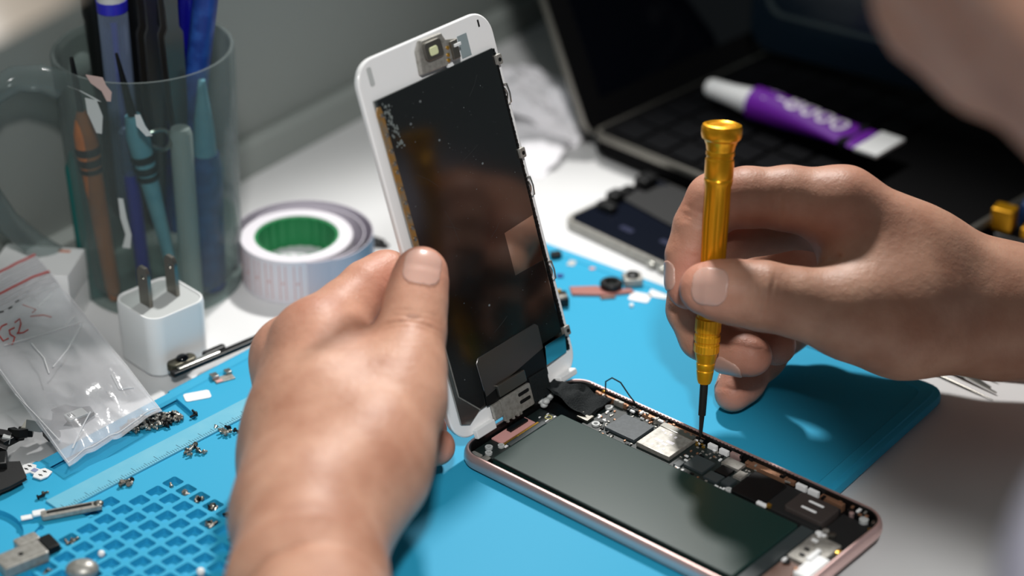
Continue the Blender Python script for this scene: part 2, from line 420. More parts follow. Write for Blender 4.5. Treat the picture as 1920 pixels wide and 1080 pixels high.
# ================================================================ CHARGER
ch = thing('phone_charger', 'white two pin phone charger cube standing on the table before the mug', 'charger', (-112.5, 79.5, 0), R(44))
b = B(); b.loft([[(x, y, z) for x, y in rr(-h, h, -h, h, rad, 8)] for z, h, rad in ((0, 11.6, 5), (1.2, 13.1, 6), (24.5, 13.4, 6), (26, 13.1, 6), (26.0, 12.5, 5.6), (25.3, 12.3, 5.5))]); b.obj('body', M['white'], ch)
b = B(); b.prism(rr(-12.2, 12.2, -12.2, 12.2, 5.4, 8), 24.6, 25.4); b.obj('pin_plate', M['greyplastic'], ch, 'grey inset plate')
for x in (-6.2, 6.2):
    T = Matrix.Translation((x, 0, 25.3))
    b = B(T); out = [(-3.2, 0), (3.2, 0), (3.2, 14), (2.2, 16.4), (-2.2, 16.4), (-3.2, 14)]
    hole = [(1.0 * math.cos(2 * math.pi * k / 16), 12.2 + 1.0 * math.sin(2 * math.pi * k / 16)) for k in range(16)]
    # blade with a round hole: outer outline resampled to 16 points
    per = [(3.2, 12.2), (3.2, 13.6), (2.7, 15.2), (1.8, 16.4), (0, 16.4), (-1.8, 16.4), (-2.7, 15.2), (-3.2, 13.6), (-3.2, 12.2), (-3.2, 6), (-3.2, 0), (-1.5, 0), (0, 0), (1.5, 0), (3.2, 0), (3.2, 6)]
    R4 = [[(y, xx, z) for xx, z in L] for L, y in ((hole, -.75), (per, -.75), (per, .75), (hole, .75))]
    b.loft(R4, close=True); b.obj('pin', M['dsteel'], ch)

# ================================================================ LABEL ROLL
TC = np.array([-66.5, 141.5, 0])
rl_ = thing('label_roll', 'roll of red lined price labels on a green core beside the mug', 'label roll', TC)
b = B(); b.lathe([(17.2, 0), (22.6, 0), (22.9, .4), (22.9, 19.2), (22.6, 19.6), (17.2, 19.6), (17.2, 0)], 64); 
b.v = b.v; b.obj('paper_coil', M['paper'], rl_)
b = B(); n = 96
prof = [(16.2, .5), (17.3, .5), (17.3, 19.2), (16.2, 19.2)]
b.loft([[((r - (.5 if (i // 2) % 2 and r < 17 else 0)) * math.cos(2 * math.pi * i / n), (r - (.5 if (i // 2) % 2 and r < 17 else 0)) * math.sin(2 * math.pi * i / n), z) for i in range(n)] for r, z in prof], close=True)
b.obj('core', M['green'], rl_, 'green ribbed plastic core')
def strip(ts, rs, z0, z1, th, b):
    inn = []; out = []
    for t, r in zip(ts, rs):
        inn.append((r * math.cos(t), r * math.sin(t))); out.append(((r + th) * math.cos(t), (r + th) * math.sin(t)))
    vs = []; fs = []
    for (a, c) in zip(inn, out):
        vs += [(a[0], a[1], z0), (c[0], c[1], z0), (c[0], c[1], z1), (a[0], a[1], z1)]
    for k in range(len(inn) - 1):
        for q in range(4): fs.append((4 * k + q, 4 * k + (q + 1) % 4, 4 * k + 4 + (q + 1) % 4, 4 * k + 4 + q))
    fs += [(3, 2, 1, 0), tuple(4 * (len(inn) - 1) + q for q in range(4))]
    b.add(vs, fs)
b = B(); ts = np.linspace(R(-75), R(140), 60); strip(ts, [22.9 + 4.6 * math.sin(max(0, (t - R(-75)) / R(215)) * math.pi) ** .8 for t in ts], .2, 19.2, .5, b)
ts = np.linspace(R(-60), R(165), 60); strip(ts, [23.4 + 9.0 * math.sin(max(0, (t - R(-60)) / R(245)) * math.pi) ** .8 for t in ts], .1, 18.8, .5, b)
b.obj('loose_turns', M['papertop'], rl_, 'loosened outer turns of the label strip')
b = B(); b.lathe([(0, 5.2), (16.3, 5.2), (16.3, 6), (0, 6)], 40); b.obj('inner_disc', M['paper'], rl_)
b = B()
for k, a in enumerate(np.radians(np.arange(200, 330, 15))):
    for da in (-.055, .055):
        for z0, z1 in ((2, 17.8),):
            t = a + da; strip([t - .008, t + .008], [22.92, 22.92], z0, z1, .06, b)
    strip([a - .02, a + .02], [22.92, 22.92], 9.2, 10.2, .08, b)
b.obj('label_lines', M['pinkink'], rl_, 'faded red line pairs printed on the labels')
b = B(); c = pz(705, 458, 0)
b.box(-6, 3, -2.5, 2.5, 0, 2.2, .4); b.box(3, 6, -1.5, 1.5, 0, 1.4, .3); single(b, 'connector', M['black'], 'small black connector lying behind the label roll', 'connector', c, R(-35))
b = B(); b.box(-2, 2, -1.6, 1.6, 0, 1.2, .2); single(b, 'metal_clip', M['steel'], 'tiny silver clip between the label roll and the black connector', 'clip', pz(694, 462, 0), R(20))

# ================================================================ WHITE BOX, CRUMPLED BAG, PAPER
bx = thing('small_box', 'white cardboard box partly hidden behind the zip bag', 'box', (-166, 112, 0), R(-8))
b = B(); b.box(-16, 16, -10, 12, 0, 11.5, .3); b.obj('box_bottom', M['white'], bx)
b = B(); b.box(-16.2, 16.2, -10.2, 12.2, 11.7, 24, .4); b.obj('lid', M['white'], bx)
b = B(); b.box(6, 11, 8.2, 10.2, 24, 24.06); b.obj('orange_mark', pbr('orange_print', 'D08A70', .6), bx)
def crumple(name, label, cat, loc, sx, sy, amp, h, mt, seed, rz=0, n=46):
    b = B(); top = []
    g = np.zeros((n + 1, n + 1, 3))
    for i in range(n + 1):
        for j in range(n + 1):
            x, y = (i / n - .5) * 2, (j / n - .5) * 2
            e = max(0, 1 - (x * x + y * y) * .62) ** .6
            p = (x * 3, y * 3, seed)
            z = h * e * (.7 + .6 * noise(p, .6, seed) + .25 * abs(noise(p, 1.5, seed + 3))) + amp * abs(noise(p, 3, seed + 5)) * e
            k = 1 + .14 * noise(p, .9, seed + 9)
            g[i, j] = (x * sx / 2 * k, y * sy / 2 * k, .4 + z)
    vs = [tuple(g[i, j]) for i in range(n + 1) for j in range(n + 1)] + [(g[i, j][0], g[i, j][1], max(0, g[i, j][2] - .35)) for i in range(n + 1) for j in range(n + 1)]
    N = (n + 1) ** 2; fs = []
    for i in range(n):
        for j in range(n):
            a = i * (n + 1) + j; fs.append((a, a + n + 1, a + n + 2, a + 1)); fs.append((N + a, N + a + 1, N + a + n + 2, N + a + n + 1))
    bd = [(i, 0) for i in range(n)] + [(n, j) for j in range(n)] + [(i, n) for i in range(n, 0, -1)] + [(0, j) for j in range(n, 0, -1)]
    for q in range(len(bd)):
        a = bd[q][0] * (n + 1) + bd[q][1]; c = bd[(q + 1) % len(bd)]; c = c[0] * (n + 1) + c[1]; fs.append((a, c, N + c, N + a))
    b.add(vs, fs)
    return single(b, name, mt, label, cat, loc, rz, ang=25)
M['tissue'] = pbr('white_tissue', 'F0EEF2', .8)
crumple('tissue', 'crumpled white tissue standing against the laptop lid', 'tissue', (34, 300, 0), 44, 74, 1.0, 19, M['tissue'], 2, R(50))
crumple('tissue', 'flat rumpled white tissue on the table behind the raised screen', 'tissue', (15, 262, 0), 60, 46, .8, 8, M['tissue'], 5, R(-20))
b = B(); b.loft([[tuple(wallpt(t, n, z)) for t, n in ((-600, 0), (690, 0), (690, w_), (-600, w_))] for z, w_ in ((0, 5.5), (14, 5.5), (17, 3))]); o = b.obj('baseboard_back', M['wall']); place(o); tag(o, 'low grey skirting strip where the table meets the wall', None, kind='structure')
# ================================================================ OPENED PHONE
PA = R(-41.0)
px_ = np.array([math.cos(PA), math.sin(PA), 0]); py_ = np.array([-math.sin(PA), math.cos(PA), 0])
phone = thing('smartphone', 'opened rose gold smartphone body with its battery and boards bare, lying on the blue mat', 'phone', (0, 0, MZ), PA)
L_, W_ = 138.3, 67.1
def ro(d, rad): return rr(d, L_ - d, d, W_ - d, rad - d, 10)
b = B(); b.loft([[(x, y, z) for x, y in ro(d, 9.5)] for z, d in ((0, 2.6), (.4, 1.2), (1.3, .25), (2.6, 0), (4, .1), (5.2, .55), (5.8, 1.0), (6, 1.25), (6, 1.8), (5.5, 1.9))], cap1=False); b.obj('frame', M['rose'], phone)
b = B(); b.loft([[(x, y, z) for x, y in ro(d, 9.5)] for z, d in ((1.0, 1.8), (5.6, 1.8), (5.6, 2.4), (1.0, 2.5))], close=True); b.obj('gasket', M['black'], phone, 'dark inner lip of the frame')
b = B(); b.prism(ro(3.0, 9.5), .95, 1.25); b.obj('midplate', M['black'], phone)
b = B(); b.box(13, 116, 6.0, 43.8, 1.3, 4.5, .5, 1.0); bat = b.obj('battery', M['battery'], phone, 'large dark satin battery')
b = B(); b.box(116, 121.2, 6.2, 45.5, 1.3, 3.4, .3); b.obj('flange', M['chip2'], bat)
b = B(); b.tube([(13.5, 6.3, 4.3), (60, 5.6, 4.4), (115, 6.0, 4.2)], .35, 6); b.obj('wrap_edge', M['blacktape'], bat)
board = B().box(21, 86, 44.4, 63.6, 1.3, 2.7, .1).obj('logic_board', M['pcb'], phone)
def comp(name, x0, x1, y0, y1, z0, z1, mt, label=None, ch=.12, r=0., par=None):
    b = B(); b.box(x0, x1, y0, y1, z0, z1, ch, r); return b.obj(name, M[mt], par or board, label)
comp('chip', 29.8, 43.0, 48.0, 59.6, 2.7, 4.0, 'chip', 'large dark memory chip', .15)
sim = comp('shield_can', 44.9, 59.4, 46.9, 62.6, 2.7, 4.7, 'nickel', 'silver square metal shield', .25)
b = B(); b.box(44.9, 59.4, 60.4, 63.4, 4.2, 5.0, .2)
b.obj('shield_lip', M['steel'], board)
b = B()
for x, y, w, h in ((48.5, 52.2, 3.4, 1.5), (52.6, 53.6, 3.2, 1.5), (52.2, 51.6, 2.2, 1.2), (49, 57.5, .7, 1.1), (51, 57.9, 1.0, 1.1), (53.3, 57.6, .9, 1.1), (49.6, 49, .8, 1), (52, 49.4, 1, 1), (54.4, 49.2, 1, 1), (47, 58.5, 1.2, 1)):
    b.box(x, x + w, y, y + h, 4.68, 4.74)
b.obj('stamped_marks', M['whiteink'], board, 'white marks stamped on the shield')
comp('chip', 65, 73, 47.9, 55.6, 2.7, 3.8, 'chip2'); comp('chip', 62.0, 64.6, 46, 49.5, 2.7, 3.5, 'chip2'); comp('chip', 74.6, 80.4, 46.4, 51, 2.7, 3.8, 'chip2'); comp('chip', 75.4, 80.6, 51.8, 56.6, 2.7, 3.7, 'black')
comp('chip', 74.4, 81.6, 57.2, 61.6, 2.7, 4.0, 'nickel', 'small grey metal lidded chip'); comp('chip', 81.2, 84.8, 47.6, 52.0, 2.7, 3.9, 'chip2'); comp('chip', 82.2, 85.4, 53.4, 57.6, 2.7, 3.9, 'nickel')
cp = B().box(-.45, .45, -.25, .25, 0, .5, .08).mesh('capacitor', M['nickel']); cp2 = B().box(-.4, .4, -.3, .3, 0, .55, .08).mesh('capacitor_tan', M['copper']); cp3 = B().box(-.6, .6, -.35, .35, 0, .6, .08).mesh('capacitor_dark', M['black']); cp4 = B().box(-.7, .7, -.35, .35, 0, .55, .06).mesh('capacitor_white', M['white'])
capn = 0
for (x0, x1, y0, y1, n) in ((22, 29, 52, 60, 14), (30, 43.5, 60, 63, 15), (60.5, 73, 56.3, 63, 24), (24, 29.2, 46, 51, 7), (61, 64.5, 50.5, 56, 6), (63, 85, 44.9, 46, 12), (81.5, 85.5, 58, 63, 6), (30, 43, 45, 47.3, 10)):
    for k in range(n):
        o = bpy.data.objects.new('capacitor', rnd.choice((cp, cp, cp2, cp3, cp4))); COL.objects.link(o); o.parent = board
        o.location = (rnd.uniform(x0, x1) * S, rnd.uniform(y0, y1) * S, 2.65 * S); o.rotation_euler.z = rnd.choice((0, R(90)))
b = B()
for k in range(92):
    x = 15 + k * 1.09 + rnd.uniform(-.1, .1); b.box(x, x + rnd.uniform(.35, .8), 44.0, 44.5, 2.6, 3.1 + rnd.random() * .25, .05)
b.obj('board_edge', M['nickel'], board, 'row of pale contacts along the board edge')
b = B(Matrix.Translation((1.5, 47.5, 5.2)))
for k in range(7): b.ball((rnd.uniform(-2, 3), rnd.uniform(-2.5, 2.5), rnd.uniform(-1.5, 1.5)), (1.4, 1.6, 1.2), 7)
b.obj('adhesive', M['greyplastic'], phone, 'lump of clear adhesive')
# connectors, screws and rings
def ring(name, x, y, z, ro_, ri, h, mt, par=phone):
    b = B(Matrix.Translation((x, y, z))); b.lathe([(ri, 0), (ro_, 0), (ro_, h), (ri, h), (ri, 0)], 20); return b.obj(name, M[mt], par)
for x, y, z, a in ((25.5, 48.2, 2.7, 1.5), (22.5, 59.5, 3, 1.4), (8.5, 9.5, 2.4, 1.3), (6.2, 12.2, 2.4, 1.4), (8.8, 15.8, 2.4, 1.2), (85.5, 46.2, 2.7, 1.2), (14, 61, 3.2, 1.3), (9, 62.5, 3.2, 1.6)):
    ring('screw_boss', x, y, z, a, a * .5, .8, 'greyplastic')
comp('bracket', 4.2, 8.6, 4.4, 6.6, 1.2, 3.6, 'nickel', None, .2, .6, phone); comp('bracket', 9.2, 12.2, 4.0, 7.0, 1.2, 3.8, 'steel', None, .2, .6, phone)
# hinge end flex, camera window and print
b = B(); b.box(3.0, 12.8, 8, 44, 1.3, 2.4, .1); top = b.obj('end_board', M['pcb'], phone)
b = B(); b.box(3.2, 8.2, 17, 35, 2.4, 3.1, .1); b.obj('flex_cable', M['pinkflex'], top, 'pale pink flex cable')
b = B(); b.box(4.2, 6.2, 24, 33.5, 3.1, 4.2, .2); b.obj('connector', M['black'], top)
b = B(); b.box(8.4, 9.2, 17, 36, 2.4, 2.9, .05); b.obj('flex_edge', M['gold'], top)
b = B(); b.box(9.4, 11.4, 18, 37.5, 2.4, 3.0, .1); b.obj('cover_strip', M['chip2'], top)
b = B()
for x0, y0, w, h in ((11.7, 18, .7, 3.4), (11.7, 24.5, .5, 3), (11.6, 28.5, .6, 4), (11.7, 36.5, .8, 3), (10, 38.2, .4, 2), (8.2, 40.2, .4, 1.6), (6.6, 38.6, .5, 1), (7.4, 42, .5, 1.2), (10.4, 42.4, .5, 1), (9.5, 16.2, 1, 1.6)):
    b.box(x0, x0 + w, y0, y0 + h, 2.4, 2.62)
b.obj('white_print', M['white'], top, 'white printed marks')
b = B(); rg = [(9.2 + 1.35 * math.cos(R(60 * k)), 41.2 + 1.35 * math.sin(R(60 * k)), 2.5) for k in range(7)]; b.tube(rg, .18, 6); b.obj('yellow_print', pbr('yellow_print', 'C9C36A', .5), top, 'yellow printed hexagon')
# display cables under black cloth tape
b = B()
n = 26; sec = []
for k in range(n + 1):
    t = k / n; x = -3.5 + 25 * t; yc = 50.0 + 5.5 * t; w = 4.2 + 2.8 * t + .8 * noise((t * 3, 1, 0), 1, 5); zc = 8.0 * (1 - t) ** 1.6 + 3.4 + 1.8 * math.sin(t * 3.1) + 1.1 * noise((t * 5, 0, 0), 1, 2)
    cs = []
    for q in range(14):
        a = 2 * math.pi * q / 14; e = .8 + .25 * noise((math.cos(a), math.sin(a), t * 5), 1.2, 4)
        cs.append((x + .5 * math.sin(q), yc + w * math.cos(a), zc + .9 * e * math.sin(a) + 2.6 * noise((t * 5, math.cos(a) * 2.2, 0), 1.2, 8)))
    sec.append(cs)
b.loft(sec); b.obj('display_cable', M['blacktape'], phone, 'display cable wrapped in black cloth tape')
comp('cable_connector', 17.5, 22.5, 47, 51, 2.7, 3.9, 'dsteel', None, .2, 0, phone); comp('cable_connector', 13, 19, 58.6, 62.2, 2.8, 4.6, 'chip2', None, .3, 0, phone)
comp('camera_module', 4, 12, 54, 62.4, 1.3, 3.6, 'black', None, .3, 1, phone)
# side rail: copper spring strip, tabs and notches along the far inner edge
comp('side_rail', 13, 62, 63.4, 64.5, 1.2, 4.6, 'copper', 'copper coloured inner rail', .1, 0, phone); comp('side_rail', 80.9, 97.5, 62.2, 64.5, 1.2, 4.4, 'copper', None, .1, 0, phone)
for k in range(46):
    o = bpy.data.objects.new('side_component', rnd.choice((cp, cp2, cp3, cp3, cp4))); COL.objects.link(o); o.parent = phone
    o.location = (rnd.uniform(15, 100) * S, rnd.uniform(62.3, 64.2) * S, rnd.uniform(3.2, 4.6) * S); o.rotation_euler.z = rnd.choice((0, R(90))); o.scale = (1.3, 1.2, 1.4)
nm = B().box(-.36, .36, -.34, .34, 0, .5, .05).mesh('notch', M['rose'])
for k in range(16):
    o = bpy.data.objects.new('side_component', rnd.choice((cp, cp2, cp3, cp4))); COL.objects.link(o); o.parent = phone
    x, y = rnd.choice(((rnd.uniform(110, 132), rnd.uniform(61.6, 64)), (rnd.uniform(121, 130), rnd.uniform(43, 48)), (rnd.uniform(123, 134), rnd.uniform(22, 42))))
    o.location = (x * S, y * S, 4.2 * S); o.rotation_euler.z = rnd.choice((0, R(90))); o.scale = (1.5, 1.5, 1.2)
for k in range(60):
    o = bpy.data.objects.new('notch', nm); COL.objects.link(o); o.parent = phone; o.location = ((10 + k * 1.55) * S, 65.2 * S, 5.6 * S)
for x0, x1 in ((64.5, 68), (69.5, 73), (101.9, 105.8), (106.8, 110.8)): comp('contact_pad', x0, x1, 62.6, 64.0, 2, 4.6, 'white', 'white contact pad', .1, 0, phone)
for x0, x1, mt in ((22, 26, 'nickel'), (28, 33, 'black'), (35, 39, 'copper'), (40, 44, 'nickel'), (59.6, 62.5, 'black'), (74, 78, 'rose'), (98, 101, 'copper')): comp('spring_contact', x0, x1, 62.9, 64.2, 2.6, 4.4 + rnd.random() * .6, mt, None, .15, 0, phone)
b = B(); b.tube([tuple(q) for q in ((16.5, 64.8, 5.2), (16, 65.5, 9), (18.5, 66, 11.4), (22.5, 66, 11), (27, 65.5, 7.6), (33, 64.5, 4.4), (36, 63, 3.6))], .28, 8); b.obj('antenna_wire', M['black'], phone, 'thin black looping antenna wire')
b = B(); b.tube([(15.2, 64.6, 4.8), (16.4, 65.2, 5.4)], .6, 8); b.obj('wire_end', M['gold'], phone)
# covers, loudspeaker and charging port end
comp('graphite_cover', 86.2, 100, 45.6, 61, 1.3, 3.9, 'black', 'black film cover', .4, 1.5, phone); comp('graphite_cover', 97, 121.5, 46.2, 61.6, 1.3, 3.5, 'blackmatte', None, .3, 1, phone)
comp('connector', 97.6, 101.6, 45.0, 46.6, 3.4, 4.4, 'white', 'small white connector', .2, .3, phone); comp('connector', 101.4, 103, 45.6, 47.0, 3.5, 4.9, 'gold', None, .2, .3, phone)
spk = B().box(106.2, 121.8, 48.6, 60.2, 1.3, 4.9, .5, 1.5).obj('loudspeaker', pbr('speaker_housing', '3A3432', .4), phone, 'dark brown loudspeaker housing with two white slots')
for y0, x0 in ((56.2, 111.2), (52.0, 111.0)): comp('slot', x0, x0 + 6, y0, y0 + 1.1, 4.85, 4.97, 'white', 'white slot', 0, .5, spk)
comp('foam_pad', 122.6, 134.6, 44.5, 60.5, 1.3, 2.9, 'blackmatte', None, .2, 1, phone)
comp('port_bracket', 122.4, 133.4, 27.2, 43.4, 1.3, 4.4, 'nickel', 'silver charging port bracket', .3, .8, phone)
comp('port_flex', 122.2, 129.5, 8, 26.6, 1.3, 3.4, 'brownflex', 'brown flex cable', .2, .6, phone)
comp('port_connector', 129.2, 135, 21, 34, 2.2, 4.6, 'white', 'white plastic part of the charging port', .3, .5, phone); comp('port_connector', 128.6, 130.4, 29, 36, 4.2, 5.3, 'white', None, .3, .4, phone)
for x, y, r, mt in ((126.0, 37.5, 1.0, 'gold'), (129.2, 36.6, 1.3, 'white'), (123.4, 44.6, 1.2, 'white'), (124.5, 47.2, 1.1, 'nickel'), (127.2, 46.6, 1.4, 'dsteel'), (134.2, 62.0, 1.3, 'steel'), (135.6, 57.4, 1.2, 'gold'), (134.2, 40.2, 1.2, 'gold'), (130.5, 60.8, 1.6, 'greyplastic'), (125.4, 61.2, .9, 'rose'), (124, 25, 1.3, 'black'), (134.6, 31, 1.4, 'rose')):
    b = B(Matrix.Translation((x, y, 2.4))); b.lathe([(r * .3, 2.0), (r, 1.8), (r, 0), (r * .95, -1)], 16); b.obj('screw', M[mt], phone)
comp('antenna_clip', 123, 131, 61.6, 64.0, 1.3, 4.2, 'black', None, .3, .6, phone); comp('antenna_clip', 112, 121, 62.2, 64.2, 1.3, 4.4, 'copper', None, .2, 0, phone)
# steel shaft tip works among gold contacts
for x, y in ((60.8, 61.4), (62.2, 62.6), (63.4, 61.6), (59.9, 62.9)): comp('gold_contact', x - .5, x + .5, y - .35, y + .35, 2.7, 3.5, 'gold', 'gold contact', .1)

# ================================================================ RAISED SCREEN
TH = R(108.49)
eX = py_; eY = px_ * math.cos(TH) + np.array([0, 0, math.sin(TH)]); eN = px_ * math.sin(TH) - np.array([0, 0, math.cos(TH)])
D0 = px_ * .72 + np.array([0, 0, 12.77])
DM = frame(D0, eX, eY, eN)
def dpt(s, l, h=0): return D0 + eX * s + eY * l + eN * h
def dloc(u, v, h=2.0):
    d = _ray(u, v); o = D0 + eN * h; P = CAM + d * (((o - CAM) @ eN) / (d @ eN)) - D0
    return P @ eX, P @ eY
disp = thing('phone_screen', 'white phone screen held upright, its mirror black back plate showing', 'phone screen', mtx=DM)
def do_(d, rad): return rr(d, 67.1 - d, d - 0.5, 138.3 - d, rad - d, 10)
b = B(); b.loft([[(x, y, z) for x, y in do_(d, 9)] for z, d in ((-1.7, 1.0), (-1.3, .3), (-.5, 0), (.6, 0), (.9, .25), (1.0, .6))]); b.obj('front_panel', M['whitegloss'], disp, 'white front panel')
b = B(); b.loft([[(x, y, z) for x, y in do_(d, 9)] for z, d in ((-2.1, 1.6), (-1.65, .9))]); b.obj('cover_glass', M['screen'], disp)
# backing plate: mirror steel, black film over most of it
out = [(4.2, 5.8), (8, 4.2), (14.0, 7.0), (49.0, 7.6), (62.4, 8.6), (63.6, 124.4), (4.2, 124.4)]
b = B(); b.prism(out, .95, 2.0, .15); b.obj('back_plate', M['mirror'], disp, 'mirror steel back plate')
flm = [(6.4, 39.5), (6.5, 15.8), (14.4, 7.6), (16.6, 7.9), (18.2, 14.0), (18.2, 23), (19.6, 25.0), (49.6, 25.4), (51.2, 24.0), (51.4, 16.3), (62.4, 16.8), (62.2, 44.9), (46.9, 44.9), (46.9, 61.2), (63.0, 62.2), (63.5, 124.2), (5.4, 124.2), (5.9, 71)]
b = B(frame((50.9, 8.4, 2.02), (1, 0, 0), (0, math.cos(R(10)), math.sin(R(10))), (0, -math.sin(R(10)), math.cos(R(10))))); b.prism([(0.1, 0), (11.3, .5), (11.5, 7.8), (.4, 7.6)], 0, .12); b.obj('corner_plate', M['mirror'], disp, 'bare mirror patch in the corner')
b = B(); b.prism(flm, 2.0, 2.12); b.obj('black_film', M['film'], disp, 'glossy black film with bare patches')
b = B(); b.tube([(6.0, 70, 2.1), (5.9, 40.6, 2.1), (6.0, 15.6, 2.1), (14.2, 7.2, 2.1)], .25, 6); b.obj('film_border', M['nickel'], disp)
b = B(); b.prism([(18.3, 10.5), (18.0, 23.0), (19.4, 24.6), (49.8, 25.0), (51.0, 23.8), (50.8, 15.4)], 2.12, 2.55, .12); b.obj('button_shield', M['satinplate'], disp, 'grey satin metal shield plate')
b = B(); b.prism([(17.6, 6.9), (18.3, 13.6), (50.8, 16.2), (50.4, 5.2), (38, 5.0)], 2.13, 2.4); b.obj('button_flex', M['black'], disp)
b = B(); b.box(23.6, 38.2, 7.8, 12.3, 2.4, 3.7, .25, .4); b.obj('stiffener', M['dsteel'], disp)
b = B(); b.box(23.2, 39.2, -1.6, 6.8, 2.3, 3.5, .2, .6); br = b.obj('connector_bracket', M['nickel'], disp, 'steel bracket with two slots')
for y in (1.2, 4.0):
    b = B(); b.box(32.2, 38.0, y, y + 1.3, 3.45, 3.55, 0, .6); b.obj('slot', M['black'], br)
b = B()
for x in (24, 27, 29.5, 31): b.box(x, x + .8, -2.2, -.6, 2.6, 3.9, .1)
b.box(19, 23, 1.0, 6.6, 2.0, 3.6, .3); b.obj('solder_tabs', M['nickel'], br)
b = B(); b.box(9, 19, -2.0, 1.6, .9, 3.0, .4, .4); b.obj('white_lug', M['white'], disp); b = B(); b.box(54, 63.5, -.4, 2.2, .9, 4.0, .5, .8); b.obj('white_lug', M['white'], disp)
b = B(); b.box(40, 49.5, -1.6, 8.0, 2.2, 3.0, .3, .4); b.obj('cable_socket', M['blacktape'], disp)
# front camera and earpiece module at the top
cm = B().prism([(27.2, 126.2), (40.2, 125.6), (41, 127), (46.8, 126.6), (47, 133), (41.5, 134.4), (40.4, 137.0), (30.4, 137.2), (28, 134.2)], .95, 3.4, .4).obj('camera_bracket', M['nickel'], disp, 'dull metal front camera bracket')
b = B(); b.box(29.8, 38.4, 129.6, 136.2, 3.4, 4.6, .4, 1.6); b.obj('camera_frame', M['dsteel'], cm); b = B(); b.box(31.6, 35.6, 131.2, 134.2, 4.6, 5.0, .2, .8); b.obj('lens', pbr('pale_lens', 'D9DDB0', .2), cm, 'pale square lens')
b = B(); b.box(42.4, 45.8, 126.6, 133.2, 3.3, 4.4, .3, .4); b.obj('clip', M['dsteel'], cm); b = B(); b.box(43.6, 46.8, 130.8, 131.8, 4.3, 4.9, .1); b.box(39.6, 42.0, 124.8, 126.0, 2.4, 3.6, .1); b.obj('contact_tab', M['white'], cm)
for x, y in ((40.8, 129.0), (41.4, 131.4), (40.4, 127.2)): b = B(Matrix.Translation((x, y, 3.2))); b.lathe([(.7, 0), (.7, .5), (.3, .6)], 12); b.obj('screw', M['gold'], cm)
b = B(); b.box(49.2, 54.0, 125.0, 133.0, .98, 1.12); b.obj('grey_sticker', pbr('grey_sticker', '8C999C', .3), disp, 'grey square sticker'); b = B(); b.box(60.5, 61.3, 133.0, 135.6, .98, 1.06); b.obj('pen_mark', M['black'], disp)
b = B(); b.box(5.2, 7.4, 129.0, 135.6, .98, 1.1, 0, .8); b.obj('grey_mark', M['greyplastic'], disp)
b = B(); b.prism([(3.6, 120), (4.6, 122), (5.6, 122), (6.2, 119), (6.3, 70), (4.4, 70)], 2.0, 2.5, .1); b.obj('side_flex', M['goldstrip'], disp, 'amber flex strip along the edge')
for l in (119, 112, 106.5, 102, 99, 93, 88, 83, 79, 75): b = B(Matrix.Translation((5.4, l, 2.4))); b.lathe([(.75, 0), (.75, .3), (.35, .5)], 12); b.obj('rivet', M['steel'], disp)
# tabs and wire clips on the right edge
for l in (120.2, 85.4, 16.6):
    b = B(); b.box(63.2, 66.2, l - 2.2, l + 1.6, 1.0, 3.1, .3, .6); tb = b.obj('screw_tab', M['nickel'], disp)
    b = B(Matrix.Translation((64.8, l - .4, 3.05))); b.lathe([(.75, 0), (.75, .08), (.1, .09)], 14); b.obj('hole', M['black'], tb)
for l in (107.2, 72.3, 39.8):
    b = B(); b.tube([(64.4, l + 3.6, 1.6), (65.9, l + 3.4, 2.2), (66.2, l, 2.4), (66.0, l - 3.4, 2.2), (64.6, l - 3.8, 1.6)], .32, 8); b.tube([(64.8, l + 2, 1.8), (65.3, l, 2.2), (64.8, l - 2, 1.8)], .3, 6); b.obj('wire_clip', M['steel'], disp)
b = B(); b.box(63.3, 64.7, 9, 124, .9, 1.9, .1); b.obj('edge_strip', M['black'], disp)
b = B()
for k in range(70): l = 10 + k * 1.62; b.box(63.5, 64.5, l, l + 1.0, 1.0, 2.1 + .2 * rnd.random(), .1)
b.obj('edge_serration', pbr('dark_edge_metal', '2A2C2C', .35, .8), disp, 'serrated dark metal edge')
# dust and scratches on the film
b = B()
for k in range(120):
    s, l, r = rnd.uniform(9, 61), rnd.uniform(18, 122), rnd.choice((.04, .05, .06, .07, .12))
    if 15 < s < 52 and l < 27: continue
    b.box(s - r, s + r * rnd.uniform(.6, 2), l - r, l + r * rnd.uniform(.6, 2), 2.1, 2.15)
for s, l in ((24, 117.8), (17.2, 112.0), (28, 102.5), (31, 40), (45, 88)): b.box(s - .45, s + .5, l - .35, l + .4, 2.1, 2.16, 0, .3)
b.obj('dust', pbr('dust', '6A7072', .7), disp, 'specks of dust')
for a, c in (((20, 74), (27, 70)), ((22, 79), (25, 66)), ((36, 92), (45, 95)), ((14, 95), (22, 88)), ((40, 62), (46, 66)), ((30, 30), (38, 33)), ((47, 112), (53, 118))):
    b = B(); b.tube([(a[0], a[1], 2.12), ((a[0] + c[0]) / 2 + .6, (a[1] + c[1]) / 2, 2.12), (c[0], c[1], 2.12)], .035, 5); b.obj('scratch', pbr('scratch', '3A3C3C', .6), disp)
b = B()
for k in range(60):
    t = rnd.random(); s = 8.2 + 2.6 * t + rnd.gauss(0, 1.0); l = 121.5 - 15 * t + rnd.gauss(0, 1.2)
    q = rnd.uniform(.15, .5); b.prism([(s + q * math.cos(a) * rnd.uniform(.6, 1.2), l + q * 1.3 * math.sin(a) * rnd.uniform(.6, 1.2)) for a in np.linspace(0, 5.6, 8)], 2.11, 2.15 + rnd.random() * .03)
b.obj('smudge', pbr('pale_smudge', '6F7674', .7), disp, 'pale smudge of dried adhesive')

